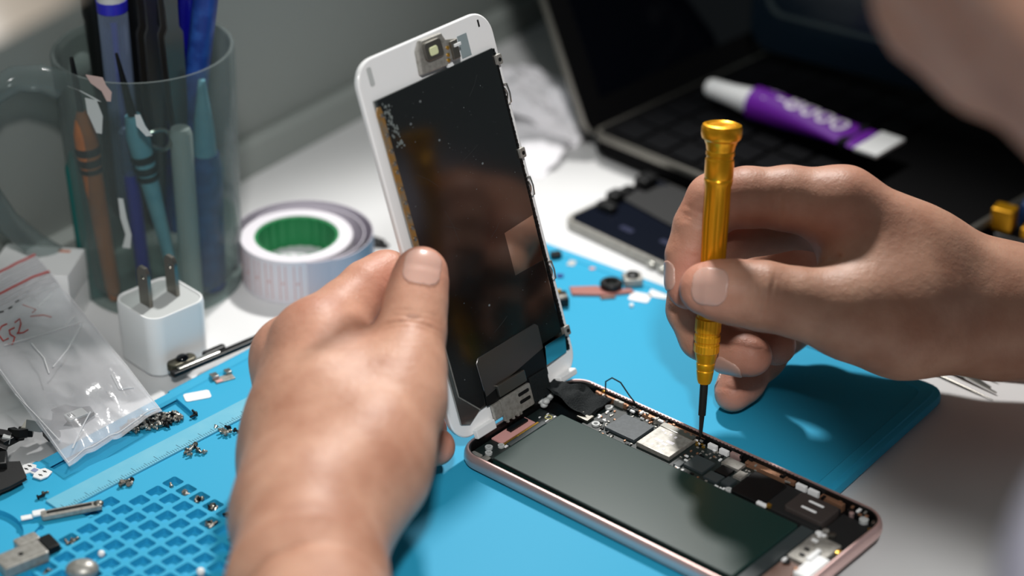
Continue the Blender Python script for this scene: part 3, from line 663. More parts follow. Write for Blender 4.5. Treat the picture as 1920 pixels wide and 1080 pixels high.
# ================================================================ SCREWDRIVER
SP0 = np.array([*pd(1313, 823, 755.5)]); SP1 = pd(1354, 240, 722)
ST, SL = axis_frame(SP0, SP1)
sd = thing('screwdriver', 'gold anodised precision screwdriver held upright over the phone', 'screwdriver', mtx=ST)
def vz(v): return (823 - v) / (823 - 240) * SL
b = B(); b.lathe([(r, vz(v)) for v, r in ((822, .55), (800, .75), (778, .95), (776, 1.35), (706, 1.5))], 24); b.obj('shaft', M['shaft'], sd, 'dark steel shaft')
P = [(714, 2.2), (708, 2.65), (690, 3.1), (688, 2.95), (686, 3.15), (676, 3.3), (674, 3.15), (672, 3.35), (655, 4.1), (653, 4.5), (640, 4.55), (638, 4.25), (634, 4.25), (632, 4.6), (622, 4.6), (620, 4.3), (616, 4.3), (614, 4.6), (590, 4.6), (588, 4.2), (560, 4.2), (540, 4.3), (470, 4.5), (400, 4.6), (345, 4.55), (338, 4.9), (333, 5.0), (330, 4.75), (327, 5.0), (296, 4.95), (294, 4.65), (290, 4.65), (288, 4.95), (282, 4.95), (280, 4.7), (277, 4.9), (272, 5.0), (262, 5.7), (258, 6.6), (252, 7.0), (240, 7.0), (234, 6.6), (232, 5.6), (235, 4.6), (236, 1)]
b = B(); b.lathe([(r, vz(v)) for v, r in P], 56)
# flutes on the long grip and knurling on the collar
for k, q in enumerate(b.v):
    r = math.hypot(q.x, q.y); a = math.atan2(q.y, q.x)
    if vz(575) < q.z < vz(342): f = 1 - .055 * max(0, math.cos(8 * a)) ** 2; q.x *= f; q.y *= f
    elif vz(655) < q.z < vz(586): f = 1 - .03 * (k % 2); q.x *= f; q.y *= f
b.obj('handle', M['anod'], sd, 'gold fluted handle with a spinning cap', ang=25)

# ================================================================ LAPTOP, TABLET, TUBE
LA = R(45.8); lx = np.array([math.sin(LA), -math.cos(LA), 0]); ly = np.array([math.cos(LA), math.sin(LA), 0])   # lx: along the side edge, ly: along the hinge
LO = np.array([55.5, 252.5, 0])
lap = thing('laptop', 'open black laptop standing behind the mat', 'laptop', mtx=frame(LO, lx, ly, (0, 0, 1)))
DW, DL = 178, 285
b = B(); b.loft([[(x, y, z) for x, y in rr(d, DW - d, d, DL - d, 8 - d, 6)] for z, d in ((2, 3), (4, 1), (11, 0), (12.5, .6))]); base = b.obj('base', M['lapblack'], lap)
b = B(); b.loft([[(x, y, z) for x, y in rr(d, DW - d, d, DL - d, 8 - d, 6)] for z, d in ((11.0, -.2), (13.2, -.1), (13.8, .5), (13.8, 2.2), (13.0, 2.6))], cap0=False, cap1=False); b.obj('edge_trim', M['dsteel'], base, 'grey metal edge trim')
b = B(); b.box(2, DW - 2, 2, DL - 2, 12.4, 13.3, .2, 6); b.obj('palm_rest', M['lapblack'], base)
kb = None
for r_ in range(6):
    for c_ in range(15):
        x0 = 16 + r_ * 16.5; y0 = 14 + c_ * 17.2
        b = B() if kb is None else None
        if kb is None:
            b.box(-7, 7, -7.6, 7.6, 0, 1.6, .5, 1.2); kb = b.mesh('key', M['key'])
        o = bpy.data.objects.new('key', kb); COL.objects.link(o); o.parent = base; o.location = (x0 * S, y0 * S, 13.2 * S)
b = B(); b.box(122, 168, 95, 190, 13.2, 13.5, .1, 3); b.obj('trackpad', M['lapblack'], base)
tilt = R(116); ll = np.array([math.cos(tilt), 0, math.sin(tilt)])
LT = Matrix.Translation((3, 0, 13.5)) @ Matrix(((ll[0], 0, math.sin(tilt), 0), (0, 1, 0, 0), (ll[2], 0, -math.cos(tilt), 0), (0, 0, 0, 1)))
# lid local: x up the lid, y along the hinge, z out of the screen
LT = Matrix.Translation((2, 0, 12)) @ Matrix(((ll[0], 0, ll[2], 0), (0, -1, 0, 0), (ll[2], 0, -ll[0], 0), (0, 0, 0, 1)))
b = B(LT); b.loft([[(x, -y, z) for x, y in rr(0, 182, 0, DL, 7, 6)] for z in (-5, -4.6, -.6, 0)]); lid = b.obj('lid', M['lapblack'], lap)
b = B(LT); b.box(14, 172, -DL + 12, -12, -.02, .12); b.obj('screen', M['screen'], lid)
b = B(LT); b.loft([[(x, -y, z) for x, y in rr(-d, 182 + d, -d, DL + d, 7, 6)] for z, d in ((-5, 0), (-5, .5), (-2.5, .8), (-.6, .5), (-.6, 0))], cap0=False, cap1=False); b.obj('lid_trim', M['dsteel'], lid, 'grey metal lid edge')
b = B(LT); b.tube([(-1, -40, -3), (-1, -90, -3)], 4, 12); b.obj('hinge', M['black'], lid)
# dark tablet leaning over the keyboard
TO = np.array([134, 322, 13.5]); ta = R(-35.5); tx = np.array([math.cos(ta), math.sin(ta), 0]); tn = np.array([-math.sin(ta), math.cos(ta), 0])
tu = np.array([-.33, .22, .92]); tu = tu - tx * (tu @ tx); tu /= np.linalg.norm(tu); tz = np.cross(tx, tu)
tab = thing('tablet', 'dark navy glossy tablet propped on the laptop keyboard behind the purple tube', 'tablet', mtx=frame(TO + np.array([0, 0, 11.5]), tx, tu, tz))
b = B(); b.loft([[(x, y, z) for x, y in rr(0 + d, 235 - d, 0 + d, 165 - d, 12 - d, 8)] for z, d in ((-7, 1), (-6, 0), (-.6, 0), (0, .5))]); b.obj('body', M['navy'], tab)
b = B(); rim = rr(9, 226, 20, 152, 8, 6); b.loft([[(x, y, z) for x, y in rr(8 + d, 227 - d, 19 + d, 153 - d, 9, 6)] for z, d in ((0, 0), (.3, 0), (.3, 2), (0, 2))], cap0=False, cap1=False); b.obj('display_border', pbr('grey_border', '2C3638', .4), tab, 'thin grey border line')
b = B(); b.box(14, 26, 34, 42, 0, .1, 0, 2); b.obj('camera_mark', pbr('grey_mark', '3C4444', .4), tab)
b = B(); b.box(2, 233, -1.8, 1.6, -9, -1.5, .4); b.obj('stand_foot', M['black'], tab)
# glue tube on the keys
ta0 = pz(1328, 168, 22); ta1 = pz(1655, 280, 22); td = ta1 - ta0; tlen = np.linalg.norm(td); td /= tlen; tsd = np.array([-td[1], td[0], 0])
tube = thing('glue_tube', 'purple glue tube with a white cap lying on the laptop keys', 'glue tube', mtx=frame((ta0[0], ta0[1], 23.4), td, tsd, (0, 0, 1)))
b = B(); rings = []
for t in np.linspace(0, 1, 14):
    x = 26 + (tlen - 26 - 6) * t; hw = 8.2 + 2.6 * t; hh = 7.0 * (1 - t ** 1.6) + .6
    rings.append([(x, hw * math.cos(a), hh * math.sin(a)) for a in np.linspace(0, 2 * math.pi, 28, endpoint=False)])
b.loft(rings); b.obj('body', M['purple'], tube)
b = B(); b.lathe([(0, 0), (3.6, .2), (4.4, 2), (5.0, 14), (6.2, 24), (6.2, 26.4), (0, 26.6)], 24, T=Matrix(((0, 0, 1, 0), (1, 0, 0, 0), (0, 1, 0, 0), (0, 0, 0, 1)))); b.obj('cap', M['white'], tube, 'white tapered cap')
b = B(); b.box(tlen - 8, tlen + 4, -11.2, 11.2, -.7, .9, .2); b.obj('crimp', M['white'], tube, 'white crimped end')
b = B(); b.box(tlen - 17, tlen - 13, -10.6, 10.6, -1.9, 1.95, .3); b.obj('black_band', M['black'], tube, 'black printed band')
fc = bpy.data.curves.new('tube_text', 'FONT'); fc.body = 'T-8000'; fc.size = .016; fc.extrude = .0001; fc.align_x = 'LEFT'; fc.align_y = 'CENTER'
fo = bpy.data.objects.new('tmp', fc); COL.objects.link(fo); dg = bpy.context.evaluated_depsgraph_get(); tm = bpy.data.meshes.new_from_object(fo.evaluated_get(dg)); bpy.data.objects.remove(fo)
for v in tm.vertices:   # wrap the letters over the bulging tube
    x = v.co.x / S; y = v.co.y / S; t = max(0, min(1, (x + 29 - 26) / (tlen - 32))); hw = 8.2 + 2.6 * t; hh = 7.0 * (1 - t ** 1.6) + .6
    ex = v.co.z / S
    v.co.z = (hh * math.sqrt(max(.02, 1 - min(.98, (y / hw) ** 2))) + .12 + ex) * S
tm.materials.clear(); tm.materials.append(M['whiteink']); tm.name = 'printed_name'
o = bpy.data.objects.new('printed_name', tm); COL.objects.link(o); o.parent = tube; o.location = (29 * S, 0, 0); o['label'] = 'white lettering'
# ================================================================ SPARE SCREEN behind the mat
q0, q1, q2 = pz(1052, 424, 0), pz(1275, 528, 0), pz(1130, 372, 0)
sx = (q1 - q0); sx /= np.linalg.norm(sx); sy = np.array([-sx[1], sx[0], 0])
sp = thing('spare_screen', 'dark spare phone screen lying on the table beyond the mat', 'phone screen', mtx=frame(q0, sx, sy, (0, 0, 1)))
b = B(); b.loft([[(x, y, z) for x, y in rr(d, 132 - d, d, 58 - d, 6 - d, 6)] for z, d in ((0, .8), (.5, 0), (3.4, 0), (4, .5))]); b.obj('bezel', M['nickel'], sp, 'silver grey edge')
b = B(); b.box(2.5, 130, 2.0, 56, 3.9, 4.6, .2, 4); b.obj('back_plate', pbr('blue_black_film', '0A0F1B', .2), sp, 'blue black film')
for x, y, w, h, z in ((5, 16, 9, 5, 8), (3, 24, 6, 7, 9), (3, 42, 7, 9, 10), (2, 34, 4, 6, 7)):
    b = B(); b.box(x, x + w, y, y + h, 3.0, z, .8, 1); b.obj('connector', M['black'], sp)
b = B(); b.prism([(8, 30), (60, 24), (128, 30), (128, 55), (14, 55), (6, 44)], 4.5, 5.4, .2); b.obj('flex_sheet', M['blackmatte'], sp)
for x in (50, 56, 64, 70): b = B(); b.box(x, x + 3.5, -.9, 1.6, .6, 3.2, .3); b.obj('edge_clip', M['steel'], sp)
for x, y in ((24, 10), (44, 13), (62, 16)): b = B(); b.box(x, x + 7, y, y + 3, 4.5, 4.8, .1, 1); b.obj('connector_pad', pbr('dark_blue_pad', '141B3C', .4), sp)

# ================================================================ LOOSE PARTS AT THE FAR SIDE OF THE MAT
def z5(u, v, z=MZ): return pz(u, v, z)
def flat(name, label, cat, uv, rz, w, h, t, mt, r=.6, z=MZ, group=None):
    b = B(); b.box(-w / 2, w / 2, -h / 2, h / 2, 0, t, min(.15, t / 3), r); return single(b, name, M[mt], label, cat, z5(*uv, z), R(rz), group=group)
flat('sticker', 'white square adhesive sticker nearer the screen on the mat', 'sticker', (1200, 558), -20, 8.4, 7.0, .3, 'white', 1.0)
flat('sticker', 'white square adhesive sticker nearest the hand with the screwdriver', 'sticker', (1236, 551), -20, 8.2, 7.0, .3, 'white', 1.0)
cf = thing('camera_flex', 'copper coloured flex board with two small camera modules on the far mat', 'camera part', z5(1130, 545), R(8))
b = B(); b.prism([(-13, -2.5), (1, -5), (12, -4), (11, -1.6), (2, -1.4), (-2, 2.4), (-13, 3.2)], 0, 1.2, .2); b.obj('flex_board', pbr('dull_copper_flex', 'A2665C', .45), cf)
b = B(); b.lathe([(4.4, .2), (4.6, .8), (4.6, 3), (4.0, 3.6), (2.6, 3.6), (2.4, 2.8)], 24, Matrix.Translation((3.6, .8, 0))); b.obj('lens_barrel', M['black'], cf); b = B(); b.lathe([(2.3, 2.7), (2.3, 3.3), (.4, 3.5)], 20, Matrix.Translation((3.6, .8, 0))); b.obj('lens', M['mirror'], cf)
b = B(); b.box(9, 16.8, 1.0, 7.6, 0, 3.4, .4, .8); cmh = b.obj('camera_housing', M['nickel'], cf); b = B(); b.lathe([(2.6, 3.3), (2.6, 4.4), (2, 4.6), (1.2, 4.2)], 20, Matrix.Translation((13, 4.4, 0))); b.obj('lens', M['black'], cmh)
b = B(); b.box(-2, 4, -7.2, -5.2, 0, .8, .2); b.obj('contact_strip', M['brownflex'], cf)
ct = thing('socket_part', 'small black and brass socket beside the lower edge of the raised screen', 'socket', z5(1050, 570), R(10))
b = B(); b.box(-3, 3, -3.4, 3.4, 0, 4.2, .4); b.obj('housing', M['black'], ct); b = B(); b.box(-3.2, 1, 2.0, 3.6, 3.4, 5.0, .2); b.obj('contact', M['gold'], ct); b = B(); b.box(-2.6, 2.6, -2.6, -.6, 4.2, 4.7, .2); b.obj('cover', M['dsteel'], ct)
flat('black_part', 'tiny black part with a pale foot at the back corner of the mat', 'part', (1042, 483), 20, 4.6, 3.4, 2.4, 'black')
flat('metal_shim', 'pale rectangular shim lying alone behind the copper flex', 'shim', (1072, 494), 70, 4.6, 3.2, .3, 'greyplastic', .3)
flat('metal_shim', 'tiny pinkish shim nearest the spare screen', 'shim', (1111, 504), 30, 2.6, 2.0, .4, 'pinkflex', .3)
flat('black_part', 'tiny dark blue chip beside the screen edge clip', 'part', (1050, 519), 0, 2.8, 1.8, 1.0, 'royal', .3)
flat('bead', 'tiny white bead in front of the white stickers', 'bead', (1184, 575), 0, 1.8, 1.8, 1.2, 'white', .9)

# ================================================================ PARTS ON THE NEAR LEFT OF THE MAT
b = B(); b.box(-4.9, 4.9, -2.8, 2.8, 0, .35, .1, 1.2); single(b, 'sticker', M['white'], 'white round cornered sticker at the left edge of the mat', 'sticker', z5(370, 743), R(20))
lb = thing('lens_bracket', 'black phone part with a small lens ring on the back left edge of the mat', 'bracket', z5(405, 672), R(42))
b = B(); b.box(-20, 21, -1.6, 1.6, 0, 2.0, .4, .8); b.obj('bar', M['black'], lb)
b = B(); b.box(-17, 2, -.6, 1.8, 2.0, 2.6, .3, .5); b.obj('bright_strip', M['steel'], lb)
b = B(); b.box(-19, -7, 1.0, 6.2, 0, 3.4, .6, 2.4); hs = b.obj('lens_housing', pbr('olive_metal', '4A473A', .4, .6), lb)
b = B(); b.ball((-12.6, 3.6, 3.6), (2.6, 2.3, 1.6), 8); b.obj('lens', M['screen'], hs)
b = B(); b.box(-4, 6, 1.2, 4.0, 0, 2.8, .5, 1.2); b.obj('clip', M['black'], lb)
mc = thing('metal_clip', 'small bright metal latch between the white sticker and the hand', 'clip', z5(420, 711), R(30))
b = B(); b.box(-3.8, 3.8, -1.9, 1.9, 0, .5, .1); b.obj('plate', M['nickel'], mc); b = B(); b.box(-4.4, -1.6, .6, 3.6, 0, 1.9, .2); b.obj('lug', M['steel'], mc); b = B(); b.box(1.6, 4.0, 1.4, 4.2, 0, 1.6, .2); b.obj('lug', M['steel'], mc); b = B(); b.box(-3.4, -1, -1.8, -.2, .45, .65, .05); b.obj('pad', M['pinkflex'], mc)
vm = thing('vibration_motor', 'slim grey bar shaped phone part with a white tab beside the wells', 'phone part', z5(136, 964), R(19))
b = B(); b.box(-10.4, 10.0, -1.9, 1.9, .6, 2.5, .3, .8); b.obj('housing', M['nickel'], vm); b = B(); b.box(-8.4, 6.8, -.5, .9, 2.45, 2.62, 0, .3); b.obj('slot', M['black'], vm); b = B(); b.box(-13.0, -8.6, .2, 3.2, 1.5, 2.3, .2, .6); b.obj('tab', M['white'], vm, 'white tab'); b = B(); b.box(-17.0, -13.0, .2, 2.6, .9, 1.5, .2, .4); b.obj('tab', M['white'], vm, 'white tab'); b = B(); b.ball((9, 0, 2.3), (1.8, 1.7, 1.0), 8); b.obj('end_cap', M['dsteel'], vm)
pb = thing('circuit_piece', 'white lobed circuit piece with small black marks on the mat below the zip bag', 'circuit', z5(66, 886), R(-30))
b = B(); b.prism([(-5.6, -1.8), (-4.6, -3.2), (-1.6, -3.0), (-.8, -1.6), (1.0, -1.7), (1.8, -3.2), (5.2, -3.0), (6.2, -.6), (5.6, 2.6), (2.0, 3.0), (1.0, 1.6), (-.8, 1.5), (-1.8, 2.9), (-4.8, 2.6), (-5.8, .8)], .3, .9, .1); b.obj('board', M['white'], pb)
b = B(); b.box(-1.1, .9, -.9, .9, .88, 1.1); b.obj('square_pad', pbr('blue_grey_pad', '8C93B4', .4), pb)
b = B()
for x, y in ((-3.2, -.8), (-3.4, 1.2), (3.6, -1.2), (3.4, 1.2)): b.box(x - .9, x + .9, y - .18, y + .18, .88, 1.0); b.box(x - .2, x + .2, y - .45, y + .45, .88, 1.0)
b.obj('marks', M['black'], pb)
fp = thing('plastic_flap', 'folded sheet of black plastic at the left edge beneath the zip bag', 'plastic part', z5(4, 908), R(10))
b = B(); b.prism([(-16, 10), (6, 8), (8.5, -2), (3, -6.5), (-5, -11), (-7, -4), (-16, -4)], 2.2, 3.4, .3); b.obj('sheet', M['blackmatte'], fp); b = B(); b.box(-14, 2, 4, 12, 0, 6, .6); b.obj('fold', M['black'], fp)
b = B(); b.prism([(-5, -9), (0, -7), (-2, -1), (-6, -2)], 0, 2.4, .2); b.obj('foot', M['black'], fp)
sc_ = thing('speaker_scrap', 'heap like black and cream phone part under the lower left of the zip bag', 'phone part', z5(30, 838), R(30))
for k in range(14):
    x, y = rnd.uniform(-14, 14), rnd.uniform(-5, 7); b = B(Matrix.Translation((x, y, 2 + rnd.random() * 3)) @ Matrix.Rotation(rnd.uniform(0, 3), 4, (rnd.random() * .3, rnd.random() * .3, 1)))
    b.box(-rnd.uniform(1.5, 4), rnd.uniform(1.5, 4), -rnd.uniform(1, 2.4), rnd.uniform(1, 2.4), -2, rnd.uniform(.4, 2), .3); b.obj('piece', M['black'] if k % 3 else pbr('cream_plastic', 'C9C6BA', .4) if k == 0 else M['greyplastic'], sc_)
cam3 = thing('camera_block', 'grey metal camera block with a black cable end at the lower left', 'camera part', z5(42, 1058), R(38))
b = B(); b.box(-8, 8, -4.5, 4.5, 0, 4.2, .5, 1); b.obj('housing', M['nickel'], cam3); b = B(); b.box(1.5, 9.5, 4.9, 9.4, 0, 3.8, .4, .8); b.obj('second_housing', M['nickel'], cam3); b = B(); b.box(8.6, 13.5, -1.5, 6.5, 0, 3, .5, .8); b.obj('cable_end', M['black'], cam3); b = B(); b.lathe([(.9, 4.1), (.9, 4.3), (.1, 4.31)], 12); b.obj('hole', M['black'], cam3)
b = B(); b.ball((0, 0, 3.0), (5.5, 4.5, 3.2), 10); single(b, 'metal_dome', M['nickel'], 'grey domed metal part at the bottom edge beside the wells', 'part', z5(156, 1082), 0)

# ================================================================ TINY SCREWS
def screw_mesh(ln, hr, mt):
    b = B(); b.lathe([(hr * .5, 0.5), (hr * .95, .5), (hr, .35), (hr, 0), (.45, 0), (.45, -ln), (.2, -ln - .25)], 10); return b.mesh('tiny_screw', mt)
SM = [screw_mesh(1.6, .95, M['dsteel']), screw_mesh(1.1, .85, M['nickel']), screw_mesh(2.2, .9, M['black']), screw_mesh(1.4, .8, pbr('pale_screw', 'B4B0A6', .3, .9))]
def screw(P, label, group, sc=1.):
    o = bpy.data.objects.new('tiny_screw', rnd.choice(SM)); COL.objects.link(o)
    m = Matrix.Rotation(rnd.uniform(0, 6.28), 4, 'Z') @ Matrix.Rotation(rnd.uniform(.6, 2.2), 4, 'X'); m.translation = Vector([float(q) for q in P])
    place(o, mtx=m); tag(o, label, 'screw', group); return o
hc = pz(283, 795, 3.6); hd = pz(330, 785, 3.6) - hc
for k in range(190):
    a = rnd.uniform(0, 6.28); r = rnd.random() ** .62; x = r * math.cos(a) * 12.5; y = r * math.sin(a) * 3.9
    ux = np.array([math.cos(R(24)), math.sin(R(24)), 0]); uy = np.array([-ux[1], ux[0], 0])
    P = hc + ux * x + uy * y; P[2] = 4.3 + max(0, 1 - r) * 3.0 * rnd.random() ** .5
    screw(P, 'tiny screw in the heap beside the zip bag', 'tiny screws heaped beside the zip bag')
for (u, v), n, w, lab in (((366, 845), 9, 2.6, 'tiny screw in the loose cluster above the wells'), ((424, 805), 8, 2.8, 'tiny screw in the cluster on the ruler by the hand'), ((240, 908), 6, 2.6, 'longer screw in the short row between ruler and wells'), ((368, 778), 2, .8, 'tiny screw alone beside the screw heap'), ((76, 933), 2, 1.6, 'tiny black screw below the white circuit piece')):
    for k in range(n):
        P = pz(u, v, 5.9); P[0] += rnd.gauss(0, w * .6); P[1] += rnd.gauss(0, w * .6); P[2] = 5.9 + rnd.random() * .6
        screw(P, lab, lab.replace('tiny screw', 'tiny screws', 1).replace('longer screw', 'longer screws').replace('tiny black screw', 'tiny black screws'))
for (i, j), n, lab in (((1, 0), 6, 'first filled well of the back row'), ((2, 0), 5, 'second filled well of the back row'), ((3, 0), 8, 'third filled well of the back row'), ((4, 0), 4, 'last well of the back row by the wrist'), ((4, 1), 9, 'well touching the wrist'), ((0, 6), 6, 'well nearest the slim grey part'), ((0, 7), 7, 'well beside the camera block'), ((1, 8), 3, 'well beside the bright bead'), ((0, 0), 1, 'backmost corner well'), ((7, 4), 7, 'well low beside the wrist'), ((2, 10), 4, 'near left well by the domed part')):
    for k in range(n):
        P = cellc(i, j); P = np.array([P[0] + rnd.uniform(-1.3, 1.3), P[1] + rnd.uniform(-1.3, 1.3), 3.5 + rnd.random() * .9])
        screw(P, 'tiny screw in the ' + lab, 'tiny screws in the ' + lab)
for (u, v), r, lab in (((191, 1044), 1.25, 'bright bead lying in a well beside the camera block'), ((181, 1073), 1.1, 'pale bead at the bottom edge among the wells'), ((377, 1079), 1.5, 'bright white bead at the bottom edge near the wrist')):
    b = B(); b.ball((0, 0, r), r, 8); single(b, 'bead', M['white'], lab, 'bead', pz(u, v, 3.2))

# ================================================================ ZIP BAG AND WHAT IS IN IT
c_r, c_b, c_t = np.array([-105.6, 27.5, 8.5]), np.array([-132.8, -8.2, 9.0]), pz(64, 474, 27)
c_l = c_b + (c_t - c_r) * 1.0; c_l[2] = 27
bag = thing('zip_bag', 'clear plastic zip bag with red zip lines and red handwriting lying across the tray', 'bag', (c_r + c_b) / 2)
def bagpt(a, t, side):   # a across from the right long edge, t from the bottom edge up to the mouth
    P = (1 - t) * ((1 - a) * c_r + a * c_b) + t * ((1 - a) * c_t + a * c_l)
    e = (max(0, 16 * a * (1 - a) * t * (1 - t)) ** .45) * (1 if t < .8 else max(0, (1 - t) / .2) ** .6)
    bul = 5.5 * e * (.55 + .5 * math.exp(-((t - .22) / .16) ** 2))
    w = 1.5 * noise((a * 2.2 + t, t * 3.2 - a, 0), 1.3, 3) + .9 * noise((a * 5 + t * 3, t * 4 - a * 4, 0), 1.1, 6) + .8 * (1 - abs(noise((a * 1.8 - t * 2.4, t * 2.0 + a, 1), 1.6, 9))) ** 6
    w *= min(1, 6 * min(a, 1 - a) + .25) * (1 if t < .82 else .25)
    return P + np.array([0, 0, (bul if side > 0 else -.25 * bul - .3) + w]) - (c_r + c_b) / 2
NA, NT = 44, 84
for nm_, side in (('front_film', 1), ('back_film', -1)):
    b = B(); vs = []; fs = []
    for i in range(NA + 1):
        for j in range(NT + 1): vs.append(tuple(bagpt(i / NA, j / NT, side)))
    for i in range(NA):
        for j in range(NT): k = i * (NT + 1) + j; fs.append((k, k + NT + 1, k + NT + 2, k + 1))
    b.add(vs, fs); b.obj(nm_, M['bag'], bag, ang=60)
def on_bag(pts, wid, name, mt, lift=.25, label=None, n=None):
    b = B(); b.tube([bagpt(a, t, 1) + np.array([0, 0, lift]) for a, t in pts], wid, 6); return b.obj(name, mt, bag, label)
for t in (.985, .865): on_bag([(a, t) for a in np.linspace(.01, .99, 30)], .42, 'zip_line', M['redink'], .35, 'red zip line')
zipm = clear('zip_ridge', 'F0F0F0', 'E8E8EA', .12, .45, .8)
for t in (.965, .95, .93, .915, .895): on_bag([(a, t) for a in np.linspace(.01, .99, 30)], .34, 'zip_ridge', zipm, .3)
for t in (.83, .80, .77): on_bag([(a, t) for a in np.linspace(.02, .98, 24)], .22, 'film_fold_glint', zipm, .25)
def bag_uv(u, v):    # bag coordinates of a point on its film seen at that place
    best = None
    for a in np.linspace(-.2, 1.4, 90):
        for t in np.linspace(0, 1.0, 90):
            P = (1 - t) * ((1 - a) * c_r + a * c_b) + t * ((1 - a) * c_t + a * c_l); d = P - CAM; z = d @ FW
            e = (960 + F * (d @ RT) / z - u) ** 2 + (540 - F * (d @ UP) / z - v) ** 2
            if best is None or e < best[0]: best = (e, a, t)
    return best[1], best[2]
zipm2 = clear('film_crease_highlight', 'FAFAFA', 'F4F4F6', .08, .5, .9)
for pts in ([(0.01, t) for t in np.linspace(.01, .85, 40)], [(.99, t) for t in np.linspace(.01, .85, 40)], [(a, .012) for a in np.linspace(.01, .99, 24)]): on_bag(pts, .2, 'film_edge', zipm2, .1)
def stroke(px, w, name, mt, label=None):
    on_bag([bag_uv(*p) for p in px], w, name, mt, .3, label)
for px in ([(152, 618), (80, 645), (10, 664)], [(156, 624), (128, 672), (100, 706)], [(172, 792), (152, 824), (137, 848)], [(30, 742), (64, 782), (112, 836)], [(140, 600), (128, 612), (122, 622)], [(100, 560), (84, 578), (74, 592)], [(210, 722), (226, 742), (252, 738)], [(60, 660), (84, 690), (96, 720)]): stroke(px, .3, 'film_fold_glint', zipm2)  # bag folds and glints, their highlights put in as whiter raised strokes
stroke([(14, 622), (4, 626), (0, 640), (8, 652), (16, 648)], .3, 'handwriting', M['redink'], 'red handwritten stroke')
stroke([(28, 630), (20, 632), (22, 642), (30, 648), (26, 660), (16, 660)], .3, 'handwriting', M['redink'])
stroke([(30, 616), (38, 612), (42, 622), (36, 636), (32, 640), (44, 638), (54, 634)], .3, 'handwriting', M['redink'])
for u, v, l in ((4, 596, 9), (22, 588, 5), (34, 579, 4)): stroke([(u - l, v + l * .45), (u + l * .5, v - l * .22)], .3, 'black_dash', M['black'])
stroke([(46, 588), (70, 598), (64, 606)], .22, 'faded_print', M['pinkink']); stroke([(60, 612), (84, 602), (98, 606)], .3, 'faded_print', M['pinkink'])
ib = (c_r + c_b) / 2
md_ = thing('camera_module', 'dark electronic part with a small printed tag inside the zip bag', 'electronic part', pz(135, 787, 9.6), R(40))
b = B(); b.prism([(-9, -2), (-4, 6), (2, 7.5), (5, 3), (8, 1.5), (7, -4), (0, -6)], .1, 1.6, .3); b.obj('body', pbr('slate_part', '20262E', .4), md_); b = B(); b.box(-2.5, 5, -3.6, 1.4, 1.6, 2.6, .2, .3); tg = b.obj('printed_tag', M['greyplastic'], md_); b = B()
for x in (-1.6, -.8, 0): b.box(x, x + .35, -2.4, .4, 2.58, 2.66)
b.obj('print', M['chip2'], tg)
b = B(); b.box(-3, 3, 5.5, 9.5, .1, 1.0, .2); b.obj('cable', M['chip2'], md_)

# ================================================================ RIGHT SIDE: TWEEZERS, CLAMP
def tweez(name, label, tips, back, spread, w):
    for_ = []
    t = thing(name, label, 'tweezers', (tips[0] + back) / 2); o0 = (tips[0] + back) / 2
    for q, tip in zip((-1, 1), tips):
        dr = (back - tip); Ln = np.linalg.norm(dr); dr /= Ln; sd_ = np.array([-dr[1], dr[0], 0])
        b = B(); rings = []
        for k in np.linspace(0, 1, 16):
            c = tip + dr * Ln * k + sd_ * q * spread * math.sin(min(1, k * 1.5) * math.pi / 2) * (1 - k * .8) - o0
            ww = .25 + w * min(1, k * 2.2); c[2] += 1.2 * k
            rings.append([tuple(c + sd_ * x + np.array([0, 0, z])) for x, z in ((-ww, 0), (ww, 0), (ww, .5 + .8 * k), (-ww, .5 + .8 * k))])
        b.loft(rings); b.obj('prong', M['steel'], t)
    b = B(); sd_ = np.array([-dr[1], dr[0], 0]); b.tube([back - o0 + dr * -4 + np.array([0, 0, 2]), back - o0 + dr * 12 + np.array([0, 0, 2.2])], [2.6, 2.2], 10); b.obj('joined_end', M['steel'], t); return t
tweez('tweezers', 'fine steel tweezers lying under the wrist on the white table', [pz(1858, 728, .6), pz(1868, 738, .6)], pz(1640, 610, 2.5), 1.2, 1.0)
b = B(); p0, p1 = pz(1862, 750, .6), pz(1700, 676, .6); b.tube([p0, p0 * .6 + p1 * .4, p1], [.15, .45, .6], 8); single(b, 'needle', M['dsteel'], 'thin dark steel probe beside the tweezers, nearest the mat corner', 'probe')
b = B(); p0, p1 = pz(1872, 716, .8), pz(1780, 676, 1.2); b.tube([p0, p0 * .5 + p1 * .5, p1], [.2, 1.0, 1.8], 8); single(b, 'probe', M['dsteel'], 'grey pointed probe behind the tweezers, nearest the wrist', 'probe')
gh = thing('knife_handle', 'dark blue purple tool handle under the right wrist', 'tool', pz(1900, 688, 3), R(-10))
b = B(Matrix.Rotation(R(90), 4, 'Y')); b.lathe([(1.5, -22), (4, -20), (4.6, -8), (4.8, 30), (4.4, 40)], 18); b.obj('handle', pbr('navy_handle', '1D1946', .35), gh); b = B(); b.box(-30, -19, -1.2, 1.2, -2, -1, .2); b.obj('blade', M['dsteel'], gh)
cl = thing('clamp', 'black clamp with two gold metal blocks and a blue grip at the right edge', 'clamp', pz(1850, 452, 0), R(-32))
b = B(); b.prism([(-7, 0), (-5, -5), (0, -7), (50, -7), (50, 8), (0, 8), (-5, 5)], 0, 8, 1.2); b.obj('base', M['black'], cl); b = B(); b.box(1.5, 11, -4, 4, 8, 18, .8, 1); b.obj('gold_block', M['yellow'], cl, 'gold block'); b = B(); b.box(15, 45, -4.5, 4, 6.5, 12.5, .8, 1); b.obj('gold_bar', M['yellow'], cl, 'gold bar'); b = B(); b.box(10, 50, 6, 18, 5, 18, 1.5, 3); b.obj('grip', M['bluegrip'], cl, 'blue grip')

